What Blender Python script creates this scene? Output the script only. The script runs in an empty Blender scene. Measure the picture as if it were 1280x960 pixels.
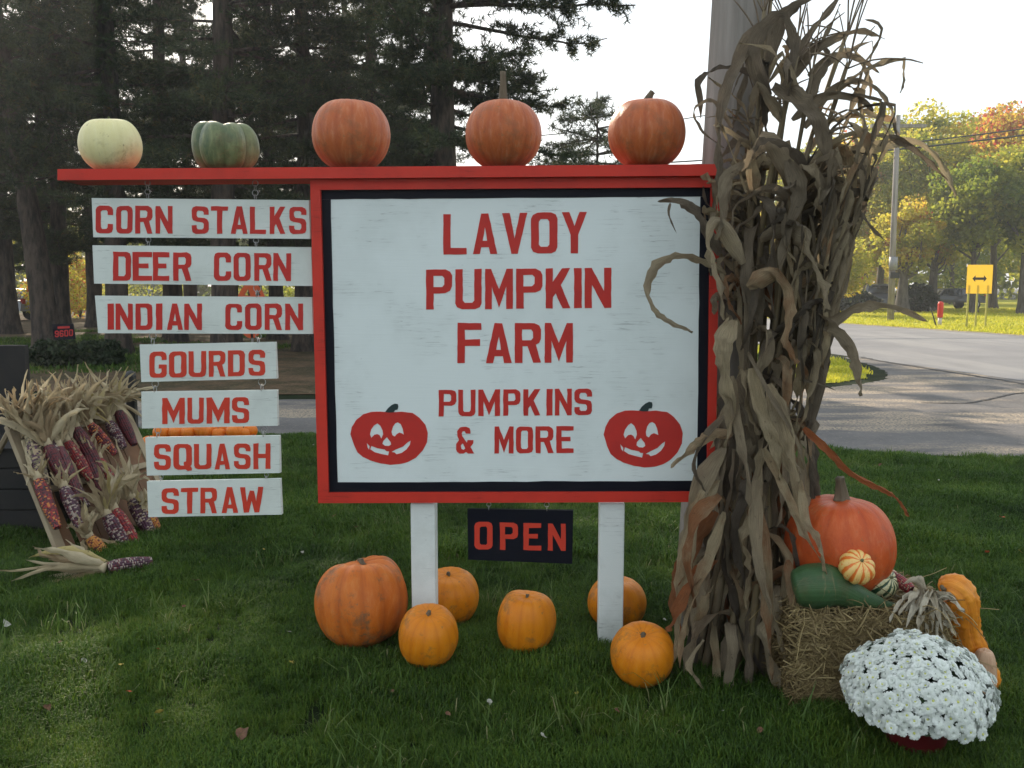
import bpy, math, random
import numpy as np
from math import sin, cos, pi, radians, atan, tan, sqrt
from mathutils import Vector, Matrix
from mathutils.geometry import tessellate_polygon

# ------------------------------------------------------------------ camera, world, sun, exposure
scene = bpy.context.scene
COL = scene.collection
F, PITCH, CH = 1108.0, radians(6.2), 1.45
cam_d = bpy.data.cameras.new('camera')
cam = bpy.data.objects.new('camera', cam_d); COL.objects.link(cam)
cam_d.sensor_width = 36.0; cam_d.lens = 36.0 * F / 1280.0
cam_d.clip_start = 0.05; cam_d.clip_end = 3000
cam.location = (0, 0, CH); cam.rotation_euler = (pi / 2 - PITCH, 0, 0)
scene.camera = cam

SUN_EL, SUN_AZ = radians(28), radians(-24)       # azimuth from +Y towards +X
world = bpy.data.worlds.new('World'); scene.world = world; world.use_nodes = True
wn = world.node_tree; wn.nodes.clear()
wo = wn.nodes.new('ShaderNodeOutputWorld'); wb = wn.nodes.new('ShaderNodeBackground')
sky = wn.nodes.new('ShaderNodeTexSky'); sky.sky_type = 'NISHITA'; sky.sun_disc = False
sky.sun_elevation = SUN_EL; sky.sun_rotation = SUN_AZ
sky.air_density = 1.0; sky.dust_density = 2.2; sky.ozone_density = 1.0
wb.inputs['Strength'].default_value = 0.15
veil = wn.nodes.new('ShaderNodeMix'); veil.data_type = 'RGBA'        # thin bright cloud over the whole sky
wtc = wn.nodes.new('ShaderNodeTexCoord'); wns = wn.nodes.new('ShaderNodeTexNoise'); wns.inputs['Scale'].default_value = 2.2; wns.inputs['Detail'].default_value = 6
wn.links.new(wtc.outputs['Generated'], wns.inputs['Vector'])
wmr = wn.nodes.new('ShaderNodeMapRange'); wmr.inputs['From Min'].default_value = .3; wmr.inputs['From Max'].default_value = .7
wmr.inputs['To Min'].default_value = .62; wmr.inputs['To Max'].default_value = .88
wn.links.new(wns.outputs[0], wmr.inputs[0]); wn.links.new(wmr.outputs[0], veil.inputs[0])
wn.links.new(sky.outputs[0], veil.inputs[6]); veil.inputs[7].default_value = (5.3, 5.8, 6.0, 1)
wn.links.new(veil.outputs[2], wb.inputs[0]); wn.links.new(wb.outputs[0], wo.inputs[0])
sun_d = bpy.data.lights.new('sun', 'SUN'); sun_d.energy = 5.0; sun_d.angle = radians(0.5)
sun_d.color = (1.0, 0.86, 0.68)
sun = bpy.data.objects.new('sun', sun_d); COL.objects.link(sun)
sdir = Vector((sin(SUN_AZ) * cos(SUN_EL), cos(SUN_AZ) * cos(SUN_EL), sin(SUN_EL)))
sun.rotation_euler = sdir.to_track_quat('Z', 'Y').to_euler(); sun.location = sdir * 60
scene.view_settings.view_transform = 'Standard'; scene.view_settings.look = 'None'
scene.view_settings.exposure = 0.55; scene.view_settings.gamma = 1.0
try:
    scene.cycles.max_bounces = 6; scene.cycles.transparent_max_bounces = 8
    scene.cycles.use_denoising = True
    scene.cycles.sample_clamp_indirect = 6
except Exception: pass

rng = np.random.default_rng(7)
random.seed(7)
R = random.uniform

# ------------------------------------------------------------------ where a line of sight meets the place
FW = np.array((0, cos(PITCH), -sin(PITCH))); UP = np.array((0, sin(PITCH), cos(PITCH))); RT = np.array((1., 0, 0))
EYE = np.array((0, 0, CH))
def ray(px, py): return FW + RT * (px - 640) / F + UP * (480 - py) / F
def atY(px, py, Y):
    r = ray(px, py); return EYE + r * (Y / r[1])
def gnd(px, py, z=0.0):
    r = ray(px, py); return EYE + r * ((z - CH) / r[2])
def onplane(px, py, P0, n):
    r = ray(px, py); return EYE + r * (np.dot(P0 - EYE, n) / np.dot(r, n))
SP0 = np.array((-0.80, 3.495, 0.)); ST = np.array((1., -0.0314, 0)); ST /= np.linalg.norm(ST)
SN = np.array((-0.0314, -1., 0)); SN /= np.linalg.norm(SN)
def SP(px, py, off=0.0): return onplane(px, py, SP0 + SN * off, SN)

# ------------------------------------------------------------------ object helpers
def props(o, label=None, cat=None, group=None, kind=None):
    if label: o['label'] = label
    if cat: o['category'] = cat
    if group: o['group'] = group
    if kind: o['kind'] = kind
    return o
def empty(name, loc, label, cat, group=None, rz=0.0):
    o = bpy.data.objects.new(name, None); COL.objects.link(o)
    o.location = tuple(float(c) for c in loc); o.rotation_euler = (0, 0, rz); o.empty_display_size = .1
    return props(o, label, cat, group)
def mk(name, V, Fc, mat, parent=None, smooth=False, attrs=None, uv=None, local=False):
    """one mesh object; V are world coordinates unless local (parent is an unrotated Empty or mesh at its location)"""
    V = np.asarray(V, dtype=np.float32).reshape(-1, 3)
    me = bpy.data.meshes.new(name)
    if isinstance(Fc, np.ndarray):
        n, k = Fc.shape
        me.vertices.add(len(V)); me.vertices.foreach_set('co', V.ravel())
        me.loops.add(n * k); me.loops.foreach_set('vertex_index', Fc.ravel().astype(np.int32))
        me.polygons.add(n); me.polygons.foreach_set('loop_start', np.arange(0, n * k, k, dtype=np.int32))
        me.polygons.foreach_set('loop_total', np.full(n, k, dtype=np.int32))
        me.update(calc_edges=True)
    else:
        me.from_pydata([tuple(map(float, v)) for v in V], [], Fc); me.update()
    if attrs:
        for an, arr in attrs.items():
            a = me.attributes.new(an, 'FLOAT', 'POINT'); a.data.foreach_set('value', np.asarray(arr, dtype=np.float32))
    if uv is not None:
        ul = me.uv_layers.new(name='UVMap')
        idx = np.empty(len(me.loops), dtype=np.int32); me.loops.foreach_get('vertex_index', idx)
        ul.data.foreach_set('uv', np.asarray(uv, dtype=np.float32)[idx].ravel())
    if smooth: me.polygons.foreach_set('use_smooth', np.ones(len(me.polygons), dtype=bool))
    o = bpy.data.objects.new(name, me); COL.objects.link(o)
    if mat is not None: me.materials.append(mat)
    if parent is not None:
        o.parent = parent
        if not local:
            p = parent; off = Vector((0, 0, 0))
            while p is not None: off = off + p.location; p = p.parent
            me.transform(Matrix.Translation(-off))
    return o
def dup(o, parent=None, name=None):
    c = o.copy(); COL.objects.link(c); c.parent = parent
    for ch in list(o.children): dup(ch, c)
    return c
def bevel(o, w=0.002, seg=2):
    m = o.modifiers.new('bevel', 'BEVEL'); m.width = w; m.segments = seg; m.limit_method = 'ANGLE'; return o

class MB:
    def __init__(s): s.v = []; s.f = []; s.n = 0; s.t = []
    def add(s, V, Fc, tint=0.5):
        V = np.asarray(V, float).reshape(-1, 3)
        s.v.append(V); s.f += [tuple(i + s.n for i in f) for f in Fc]; s.n += len(V)
        s.t.append(np.full(len(V), tint) if np.isscalar(tint) else np.asarray(tint)); return s
    def box(s, lo, hi, M=None):
        x0, y0, z0 = lo; x1, y1, z1 = hi
        V = np.array([(x0,y0,z0),(x1,y0,z0),(x1,y1,z0),(x0,y1,z0),(x0,y0,z1),(x1,y0,z1),(x1,y1,z1),(x0,y1,z1)], float)
        if M is not None: V = V @ np.array(M)[:3, :3].T + np.array(M)[:3, 3]
        return s.add(V, [(0,3,2,1),(4,5,6,7),(0,1,5,4),(1,2,6,5),(2,3,7,6),(3,0,4,7)])
    def tube(s, P, rad, seg=8, cap=True, ridge=None):
        P = np.asarray(P, float); n = len(P); rad = np.full(n, rad) if np.isscalar(rad) else np.asarray(rad, float)
        T = np.gradient(P, axis=0); T /= np.linalg.norm(T, axis=1)[:, None] + 1e-9
        a = np.cross(T[0], (0, 0, 1.)); 
        if np.linalg.norm(a) < .05: a = np.cross(T[0], (1., 0, 0))
        a /= np.linalg.norm(a); V = []
        for i in range(n):
            a = a - T[i] * np.dot(a, T[i]); a /= np.linalg.norm(a) + 1e-9; b = np.cross(T[i], a)
            for k in range(seg):
                th = 2 * pi * k / seg; r = rad[i] * (1 if ridge is None else ridge(th, i / max(1, n - 1)))
                V.append(P[i] + (a * cos(th) + b * sin(th)) * r)
        Fc = [(i*seg+k, i*seg+(k+1) % seg, (i+1)*seg+(k+1) % seg, (i+1)*seg+k) for i in range(n-1) for k in range(seg)]
        if cap: Fc += [tuple(range(seg))[::-1], tuple((n-1)*seg + k for k in range(seg))]
        return s.add(V, Fc)
    def lathe(s, prof, c=(0, 0, 0), seg=24):
        V = [(c[0]+r*cos(2*pi*k/seg), c[1]+r*sin(2*pi*k/seg), c[2]+z) for r, z in prof for k in range(seg)]
        n = len(prof)
        Fc = [(i*seg+k, i*seg+(k+1) % seg, (i+1)*seg+(k+1) % seg, (i+1)*seg+k) for i in range(n-1) for k in range(seg)]
        return s.add(V, Fc)
    def make(s, name, mat, parent=None, smooth=False, local=False, tint=False):
        return mk(name, np.concatenate(s.v), s.f, mat, parent, smooth, {'tint': np.concatenate(s.t)} if tint else None, local=local)

# ------------------------------------------------------------------ materials
def new_mat(name):
    m = bpy.data.materials.new(name); m.use_nodes = True; nt = m.node_tree; nt.nodes.clear()
    out = nt.nodes.new('ShaderNodeOutputMaterial'); return m, nt, out
def ramp(nt, cols, fac):
    r = nt.nodes.new('ShaderNodeValToRGB'); e = r.color_ramp.elements
    while len(e) < len(cols): e.new(.5)
    for k, (p, c) in enumerate(cols): e[k].position = p; e[k].color = (*c, 1)
    nt.links.new(fac, r.inputs[0]); return r.outputs[0]
def coords(nt, scale=(1, 1, 1), kind='Object'):
    tc = nt.nodes.new('ShaderNodeTexCoord'); mp = nt.nodes.new('ShaderNodeMapping')
    mp.inputs['Scale'].default_value = scale; nt.links.new(tc.outputs[kind], mp.inputs[0]); return mp.outputs[0]
def noise(nt, co, sc, det=4, rough=.6, dist=0.0):
    n = nt.nodes.new('ShaderNodeTexNoise'); n.inputs['Scale'].default_value = sc
    n.inputs['Detail'].default_value = det; n.inputs['Roughness'].default_value = rough; n.inputs['Distortion'].default_value = dist
    nt.links.new(co, n.inputs['Vector']); return n.outputs[0]
def mixc(nt, fac, a, b, mode='MIX'):
    m = nt.nodes.new('ShaderNodeMix'); m.data_type = 'RGBA'; m.blend_type = mode
    for s, v in ((m.inputs[0], fac), (m.inputs[6], a), (m.inputs[7], b)):
        if hasattr(v, 'default_value') or hasattr(v, 'is_linked'): nt.links.new(v, s)
        elif isinstance(v, (int, float)): s.default_value = v
        else: s.default_value = (*v, 1)
    return m.outputs[2]
def mth(nt, op, a, b=0.0, clamp=False):
    m = nt.nodes.new('ShaderNodeMath'); m.operation = op; m.use_clamp = clamp
    for s, v in ((m.inputs[0], a), (m.inputs[1], b)):
        if isinstance(v, (int, float)): s.default_value = v
        else: nt.links.new(v, s)
    return m.outputs[0]
def attr(nt, name):
    a = nt.nodes.new('ShaderNodeAttribute'); a.attribute_name = name; return a.outputs['Fac']
def finish(nt, out, col, rough=.6, bump=None, bs=.3, bd=.01, trans=0.0, spec=.5, metal=0.0, tcol=None, coat=0.0):
    b = nt.nodes.new('ShaderNodeBsdfPrincipled')
    if isinstance(col, tuple): b.inputs['Base Color'].default_value = (*col, 1)
    else: nt.links.new(col, b.inputs['Base Color'])
    if isinstance(rough, (int, float)): b.inputs['Roughness'].default_value = rough
    else: nt.links.new(rough, b.inputs['Roughness'])
    b.inputs['Specular IOR Level'].default_value = spec; b.inputs['Metallic'].default_value = metal
    b.inputs['Coat Weight'].default_value = coat
    if bump is not None:
        bn = nt.nodes.new('ShaderNodeBump'); bn.inputs['Strength'].default_value = bs; bn.inputs['Distance'].default_value = bd
        nt.links.new(bump, bn.inputs['Height']); nt.links.new(bn.outputs[0], b.inputs['Normal'])
    if trans > 0:
        t = nt.nodes.new('ShaderNodeBsdfTranslucent')
        c2 = tcol if tcol is not None else col
        if isinstance(c2, tuple): t.inputs[0].default_value = (*c2, 1)
        else: nt.links.new(c2, t.inputs[0])
        ms = nt.nodes.new('ShaderNodeMixShader'); ms.inputs[0].default_value = trans
        nt.links.new(b.outputs[0], ms.inputs[1]); nt.links.new(t.outputs[0], ms.inputs[2]); nt.links.new(ms.outputs[0], out.inputs[0])
    else: nt.links.new(b.outputs[0], out.inputs[0])
def simple(name, c1, c2=None, sc=8, rough=.6, bs=.2, bd=.005, stretch=(1, 1, 1), trans=0, spec=.4, metal=0, det=5, lo=.35, hi=.65):
    m, nt, out = new_mat(name); co = coords(nt, stretch); n = noise(nt, co, sc, det)
    c2 = c2 or tuple(x * .8 for x in c1)
    finish(nt, out, ramp(nt, [(lo, c1), (hi, c2)], n), rough, noise(nt, co, sc * 3, 4), bs, bd, trans, spec, metal); return m

def paint(name, c, dirt, sc=3.0, wear=.5, cracks=True, sp=.3):
    """house paint on plywood or boards: grain relief, fine cracks along the grain, small soiling"""
    m, nt, out = new_mat(name)
    co = coords(nt); g = coords(nt, (1.6, 1.6, 40)); 
    soil = ramp(nt, [(.45, (0, 0, 0)), (.8, (1, 1, 1))], noise(nt, co, sc, 6, .65))
    col = mixc(nt, mth(nt, 'MULTIPLY', soil, wear), c, dirt)
    gr = noise(nt, g, 3.0, 6, .7)
    if cracks:
        ck = ramp(nt, [(.0, (1, 1, 1)), (.018, (0, 0, 0))], mth(nt, 'ABSOLUTE', mth(nt, 'SUBTRACT', noise(nt, coords(nt, (2.2, 2.2, 60)), 1.6, 3, .5), .42)))
        ck = mth(nt, 'MULTIPLY', ck, ramp(nt, [(.5, (0, 0, 0)), (.6, (1, 1, 1))], noise(nt, co, 5, 3)))
        col = mixc(nt, mth(nt, 'MULTIPLY', ck, .8), col, tuple(x * .45 for x in c))
    vz = noise(nt, co, 60, 2)
    col = mixc(nt, ramp(nt, [(.74, (0, 0, 0)), (.78, (1, 1, 1))], vz), col, mixc(nt, .35, col, dirt))
    finish(nt, out, col, .55, gr, .35, .002, spec=sp); return m

M_white = paint('white_paint', (.74, .80, .79), (.42, .46, .43), 2.5, .35)
M_whiteb = paint('white_board_paint', (.68, .72, .68), (.36, .38, .34), 4, .5)
M_red = paint('red_paint', (.60, .036, .020), (.28, .02, .015), 5, .5)
M_redl = paint('red_lettering_paint', (.54, .030, .022), (.30, .02, .02), 9, .5, False)
M_redo = paint('orange_red_lettering_paint', (.62, .05, .025), (.36, .03, .02), 9, .4, False)
M_black = paint('black_paint', (.006, .007, .013), (.016, .017, .024), 5, .5, sp=.12)
M_stemp = paint('dark_green_paint', (.02, .04, .04), (.03, .05, .05), 5, .3, False)
M_steel = simple('galvanised_steel', (.45, .45, .45), (.3, .3, .3), 60, .35, metal=.9)
M_postw = paint('white_post_paint', (.72, .76, .74), (.3, .32, .28), 4, .5)

def pumpkin_mat(name, c1, c2, groove, dirt=.3, light=None, rough=.38):
    m, nt, out = new_mat(name); co = coords(nt)
    gv = attr(nt, 'groove')                       # 1 in the furrows, 0 on the ribs
    n1 = noise(nt, co, 7, 5, .6); col = ramp(nt, [(.3, c1), (.7, c2)], n1)
    cx_ = nt.nodes.new('ShaderNodeCombineXYZ'); nt.links.new(attr(nt, 'lc'), cx_.inputs[0]); nt.links.new(attr(nt, 'ls'), cx_.inputs[1])
    sz_ = nt.nodes.new('ShaderNodeSeparateXYZ'); nt.links.new(coords(nt), sz_.inputs[0]); nt.links.new(mth(nt, 'MULTIPLY', sz_.outputs[2], 2.2), cx_.inputs[2])
    st = noise(nt, cx_.outputs[0], 7, 6, .7)
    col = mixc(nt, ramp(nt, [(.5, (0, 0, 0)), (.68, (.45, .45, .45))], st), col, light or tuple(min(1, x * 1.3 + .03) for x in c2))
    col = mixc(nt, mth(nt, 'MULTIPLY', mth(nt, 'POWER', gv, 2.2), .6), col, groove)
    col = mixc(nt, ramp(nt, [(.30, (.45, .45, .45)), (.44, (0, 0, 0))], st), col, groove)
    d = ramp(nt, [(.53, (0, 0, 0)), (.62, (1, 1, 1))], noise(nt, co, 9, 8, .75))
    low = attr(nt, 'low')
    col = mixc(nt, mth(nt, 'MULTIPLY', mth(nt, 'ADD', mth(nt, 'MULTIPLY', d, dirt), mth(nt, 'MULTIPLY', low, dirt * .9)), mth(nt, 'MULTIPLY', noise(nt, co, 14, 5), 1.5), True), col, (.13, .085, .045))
    sc_ = ramp(nt, [(.0, (1, 1, 1)), (.02, (0, 0, 0))], mth(nt, 'ABSOLUTE', mth(nt, 'SUBTRACT', noise(nt, coords(nt, (9, 9, 3)), 1.3, 3, .5, .8), .5)))
    sc_ = mth(nt, 'MULTIPLY', sc_, ramp(nt, [(.52, (0, 0, 0)), (.62, (1, 1, 1))], noise(nt, co, 6, 2)))
    col = mixc(nt, mth(nt, 'MULTIPLY', sc_, .35), col, (.30, .20, .10))
    sp = ramp(nt, [(.70, (0, 0, 0)), (.73, (1, 1, 1))], noise(nt, co, 45, 2))
    col = mixc(nt, mth(nt, 'MULTIPLY', sp, .5), col, (.22, .13, .06))
    bump = mth(nt, 'ADD', mth(nt, 'MULTIPLY', noise(nt, co, 30, 4), .6), mth(nt, 'MULTIPLY', st, 1.6))
    finish(nt, out, col, rough, bump, .4, .006, spec=.28); return m
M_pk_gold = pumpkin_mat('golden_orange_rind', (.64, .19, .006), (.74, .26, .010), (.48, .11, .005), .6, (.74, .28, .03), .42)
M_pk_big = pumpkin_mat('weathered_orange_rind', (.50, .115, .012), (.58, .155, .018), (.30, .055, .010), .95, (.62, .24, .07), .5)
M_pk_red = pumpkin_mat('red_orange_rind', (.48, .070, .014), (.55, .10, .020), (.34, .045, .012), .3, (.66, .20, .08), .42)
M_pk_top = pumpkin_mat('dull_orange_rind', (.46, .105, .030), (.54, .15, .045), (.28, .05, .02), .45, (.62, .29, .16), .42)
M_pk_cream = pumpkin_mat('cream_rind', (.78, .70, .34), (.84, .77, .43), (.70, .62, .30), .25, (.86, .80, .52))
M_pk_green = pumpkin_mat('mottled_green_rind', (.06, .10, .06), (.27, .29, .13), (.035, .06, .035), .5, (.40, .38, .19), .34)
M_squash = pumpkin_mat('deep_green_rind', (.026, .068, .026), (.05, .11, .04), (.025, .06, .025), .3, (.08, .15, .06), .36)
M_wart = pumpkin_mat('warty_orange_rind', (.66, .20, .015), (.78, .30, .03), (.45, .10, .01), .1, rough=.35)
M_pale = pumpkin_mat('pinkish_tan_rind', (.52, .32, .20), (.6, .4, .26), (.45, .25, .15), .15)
def striped(name, base, stripe, sp):
    m, nt, out = new_mat(name); co = coords(nt); gv = attr(nt, 'groove')
    wob = mth(nt, 'ADD', gv, mth(nt, 'MULTIPLY', mth(nt, 'SUBTRACT', noise(nt, co, 40, 4), .5), 1.0))
    col = ramp(nt, [(sp, base), (sp + .12, stripe)], wob)
    col = mixc(nt, ramp(nt, [(.6, (0, 0, 0)), (.66, (1, 1, 1))], noise(nt, co, 90, 3)), col, stripe)
    finish(nt, out, col, .35, noise(nt, co, 40), .2, .004); return m
M_mini = striped('orange_and_cream_rind', (.78, .50, .16), (.72, .17, .02), .42)
M_ggourd = striped('green_and_cream_rind', (.55, .52, .30), (.025, .065, .03), .30)
M_stem = simple('dry_stem', (.09, .07, .045), (.18, .14, .09), 30, .8, .6, .004, (1, 1, .2))
M_stemg = simple('green_stem', (.10, .13, .05), (.2, .2, .1), 30, .8, .6, .004, (1, 1, .2))

def leafy(name, ramp_cols, trans=.25, rough=.7, streak=True):
    """dry leaf: tint picks the leaf's own colour, veins run along it (UV v)"""
    m, nt, out = new_mat(name); t = attr(nt, 'tint'); uv = coords(nt, (1, 1, 1), 'UV')
    n = noise(nt, coords(nt), 6, 5, .65)
    f = mth(nt, 'ADD', t, mth(nt, 'MULTIPLY', mth(nt, 'SUBTRACT', n, .5), .55), True)
    col = ramp(nt, ramp_cols, f)
    s = noise(nt, coords(nt, (34, 1.1, 1), 'UV'), 2.6, 5, .7)
    dk = .85 if streak else .35
    col = mixc(nt, ramp(nt, [(.38, (dk, dk, dk)), (.56, (0, 0, 0))], s), col, mixc(nt, .65, col, (.04, .028, .018)))
    col = mixc(nt, ramp(nt, [(.55, (0, 0, 0)), (.68, (.6, .6, .6))], s), col, mixc(nt, .5, col, (.50, .42, .28)))
    sp = ramp(nt, [(.66, (0, 0, 0)), (.7, (1, 1, 1))], noise(nt, coords(nt), 38, 4))
    col = mixc(nt, mth(nt, 'MULTIPLY', sp, .45), col, (.07, .045, .03))
    finish(nt, out, col, rough, mth(nt, 'ADD', s, mth(nt, 'MULTIPLY', noise(nt, coords(nt), 55, 3), .5)), .9, .006, trans, spec=.2); return m
M_corn = leafy('dry_corn_leaf', [(0, (.13, .108, .085)), (.18, (.29, .235, .17)), (.38, (.45, .365, .25)), (.58, (.60, .49, .31)), (.74, (.40, .19, .09)), (1, (.44, .13, .04))], .40)
M_husk = leafy('pale_corn_husk', [(0, (.40, .29, .17)), (.3, (.60, .48, .30)), (.65, (.74, .63, .43)), (1, (.62, .50, .20))], .25, streak=False)
M_huskp = leafy('bleached_corn_husk', [(0, (.62, .52, .38)), (.4, (.80, .72, .56)), (1, (.84, .78, .64))], .2, streak=False)
M_stalk = simple('dry_corn_stalk', (.10, .075, .045), (.22, .17, .09), 10, .7, .4, .004, (1, 1, .15))
M_tassel = simple('dry_tassel', (.22, .17, .11), (.14, .10, .07), 20, .8)
M_orleaf = leafy('rusty_corn_leaf', [(0, (.45, .12, .04)), (.5, (.5, .16, .06)), (1, (.55, .20, .09))], .3)
def kernel_mat(name, cols):
    m, nt, out = new_mat(name); t = attr(nt, 'tint')
    c = ramp(nt, [(i / max(1, len(cols)), c) for i, c in enumerate(cols)], t)
    nt.nodes[-1].color_ramp.interpolation = 'CONSTANT' if nt.nodes[-1].type == 'VALTORGB' else 'LINEAR'
    for nd in nt.nodes:
        if nd.type == 'VALTORGB': nd.color_ramp.interpolation = 'CONSTANT'
    finish(nt, out, c, .28, None, spec=.5, coat=.2); return m
mar, dkm, cr, red_, ora, pur, olv, wht = (.13, .012, .02), (.04, .008, .014), (.36, .27, .16), (.32, .02, .02), (.55, .20, .04), (.075, .020, .045), (.15, .12, .06), (.38, .31, .26)
KM = {'olive': kernel_mat('olive_kernels', [olv, dkm, cr, olv, pur, cr]),
      'purple': kernel_mat('purple_grey_kernels', [pur, wht, dkm, pur, mar, pur, wht]),
      'maroon': kernel_mat('maroon_kernels', [mar, dkm, mar, mar, dkm]),
      'red': kernel_mat('red_kernels', [red_, mar, mar, red_, cr, mar, red_]),
      'redorange': kernel_mat('red_orange_kernels', [mar, red_, mar, ora, dkm]),
      'gold': kernel_mat('golden_kernels', [ora, (.6, .32, .06), ora, mar]),
      'speckle': kernel_mat('white_purple_kernels', [wht, pur, pur, dkm, pur, cr, dkm])}

# ------------------------------------------------------------------ the ground
def ground_mats():
    ms = {}
    m, nt, out = new_mat('lawn_soil'); co = coords(nt)
    c = ramp(nt, [(.3, (.008, .014, .006)), (.55, (.014, .024, .008)), (.75, (.028, .026, .013))], noise(nt, co, 2.2, 8, .7))
    c = mixc(nt, ramp(nt, [(.52, (0, 0, 0)), (.7, (1, 1, 1))], noise(nt, co, .16, 5)), c, mixc(nt, noise(nt, co, 3, 7, .8), (.09, .058, .034), (.03, .045, .015)))
    finish(nt, out, c, .95, noise(nt, co, 40, 6), .8, .02, spec=.1); ms['lawn'] = m
    m, nt, out = new_mat('sun_toned_far_ground'); co = coords(nt)
    c = ramp(nt, [(.3, (.30, .31, .045)), (.7, (.42, .40, .07))], noise(nt, co, .9, 8, .7))  # ground colour lifted well above the lawn's: sunlight painted into it
    finish(nt, out, c, .95, noise(nt, co, 25, 6), .9, .04, spec=.1); ms['far'] = m
    m, nt, out = new_mat('old_asphalt'); co = coords(nt)
    c = ramp(nt, [(.3, (.16, .158, .165)), (.7, (.23, .225, .23))], noise(nt, co, .5, 8, .6))
    band = noise(nt, coords(nt, (1.0, .18, 1)), .8, 4)
    c = mixc(nt, ramp(nt, [(.5, (0, 0, 0)), (.65, (.5, .5, .5))], band), c, (.30, .29, .28))
    c = mixc(nt, mth(nt, 'MULTIPLY', ramp(nt, [(.5, (0, 0, 0)), (.6, (1, 1, 1))], noise(nt, co, 120, 2)), .3), c, (.34, .33, .31))
    finish(nt, out, c, .85, noise(nt, co, 150, 3), .5, .004, spec=.2); ms['road'] = m
    m, nt, out = new_mat('gravel_asphalt'); co = coords(nt)
    c = ramp(nt, [(.3, (.11, .105, .105)), (.7, (.19, .18, .175))], noise(nt, co, .9, 9, .65))
    g = noise(nt, coords(nt, (.45, 1.5, 1)), .6, 5, .6)
    stones = noise(nt, co, 38, 3, .7)
    gm = mth(nt, 'MULTIPLY', ramp(nt, [(.48, (0, 0, 0)), (.56, (1, 1, 1))], g), ramp(nt, [(.42, (0, 0, 0)), (.55, (1, 1, 1))], stones))
    c = mixc(nt, mth(nt, 'MULTIPLY', gm, .9), c, (.46, .37, .27))
    c = mixc(nt, mth(nt, 'MULTIPLY', ramp(nt, [(.58, (0, 0, 0)), (.64, (1, 1, 1))], noise(nt, co, 22, 4)), .5), c, (.30, .26, .22))
    finish(nt, out, c, .95, stones, .8, .02, spec=.15); ms['drive'] = m
    return ms
GM = ground_mats()
def sheet(name, pts, z, mat, sub=0):
    P = [Vector((p[0], p[1], 0)) for p in pts]
    T = tessellate_polygon([P])
    return mk(name, [(p[0], p[1], z) for p in pts], [tuple(t) for t in T], mat)
def smoothpoly(pts, n=6, closed=False):
    P = np.array(pts, float); out = []
    for i in range(len(P) - 1):
        p0 = P[max(0, i-1)]; p1 = P[i]; p2 = P[i+1]; p3 = P[min(len(P)-1, i+2)]
        for k in range(n):
            t = k / n
            out.append(.5*((2*p1)+(-p0+p2)*t+(2*p0-5*p1+4*p2-p3)*t*t+(-p0+3*p1-3*p2+p3)*t**3))
    out.append(P[-1]); return np.array(out)
def jag(pts, a):
    pts = np.array(pts, float); pts[:, :2] += rng.normal(0, a, (len(pts), 2)); return pts
props(sheet('ground', [(-600, -60), (600, -60), (600, 1200), (-600, 1200)], -.008, GM['lawn']), kind='structure')
# the driveway: near edge from the left to the right, far edge back, round the grass island, out to the road
near_e = jag(smoothpoly([(-22, 10.6), (-10, 9.4), (-5.5, 8.95), (-2.3, 8.75), (1, 8.3), (2.96, 7.8), (4.4, 7.5), (7, 7.1), (12, 6.2), (22, 4.5)], 14), .018)
far_e = jag(smoothpoly([(6.95, 18.6), (6.75, 16.5), (6.45, 15.2), (5.9, 14.0), (5.0, 13.2), (4.06, 12.65), (1, 11.9), (-2.6, 11.5), (-6, 11.8), (-12, 12.8), (-22, 14.4)], 12), .03)
drive_poly = np.concatenate([near_e, [(22, 10)], [(9.2, 19.0)], far_e])
props(sheet('driveway', drive_poly, -.004, GM['drive']), kind='structure')
# the road runs away to the left; its near edge shows as a dark seam against the driveway
rl = np.array([(10.6, -2), (9.0, 7), (8.0, 13.9), (7.16, 18.9), (5.6, 28), (2.6, 46), (-6, 100)])
rr = np.array([(22.0, -2), (19.8, 7), (17.6, 17), (15.5, 26.8), (13.4, 35.6), (11.0, 47), (3.5, 100)])
rle = smoothpoly(rl, 10); rre = smoothpoly(rr, 10)
road_poly = np.concatenate([rle, rre[::-1]])
props(sheet('road', road_poly, 0.0, GM['road']), kind='structure')
M_seam = simple('tar_seam', (.02, .02, .022), (.04, .04, .042), 10, .7)
def strip(name, line, w, z, mat):
    L = np.array(line, float); T = np.gradient(L[:, :2], axis=0); T /= np.linalg.norm(T, axis=1)[:, None]; N = np.stack([-T[:, 1], T[:, 0]], 1)
    ww = w * (0.6 + .8 * rng.random(len(L)))[:, None]
    A = L[:, :2] - N * ww / 2; B = L[:, :2] + N * ww / 2; n = len(L)
    V = np.concatenate([np.c_[A, np.full(n, z)], np.c_[B, np.full(n, z)]])
    return mk(name, V, [(i, i+1, n+i+1, n+i) for i in range(n-1)], mat)
ck = [gnd(px, py)[:2] for px, py in [(1075, 446), (1100, 451), (1125, 455), (1150, 459), (1200, 467), (1240, 473), (1280, 480), (1330, 490)]]
props(strip('tar_seam', jag(smoothpoly(ck, 8), .02), .10, .004, M_seam), kind='structure')
ck = [gnd(px, py)[:2] for px, py in [(1150, 503), (1190, 504), (1215, 503), (1240, 498), (1262, 493), (1290, 490)]]
props(strip('pavement_crack', jag(smoothpoly(ck, 8), .01), .045, .0045, M_seam), kind='structure')
verge = np.concatenate([rre + np.array((.35, 0)), [(60, 110), (90, 30), (40, -2)]])
props(sheet('far_lawn', verge, .012, GM['far']), kind='structure')
M_shoulder = simple('dusty_shoulder', (.30, .25, .18), (.2, .17, .12), 6, .9)
props(strip('gravel_shoulder', smoothpoly([(22.2, -2), (20.0, 7), (17.8, 17), (15.7, 26.8), (13.6, 35.6), (11.2, 47)], 10), .7, .006, M_shoulder), kind='structure')
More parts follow.
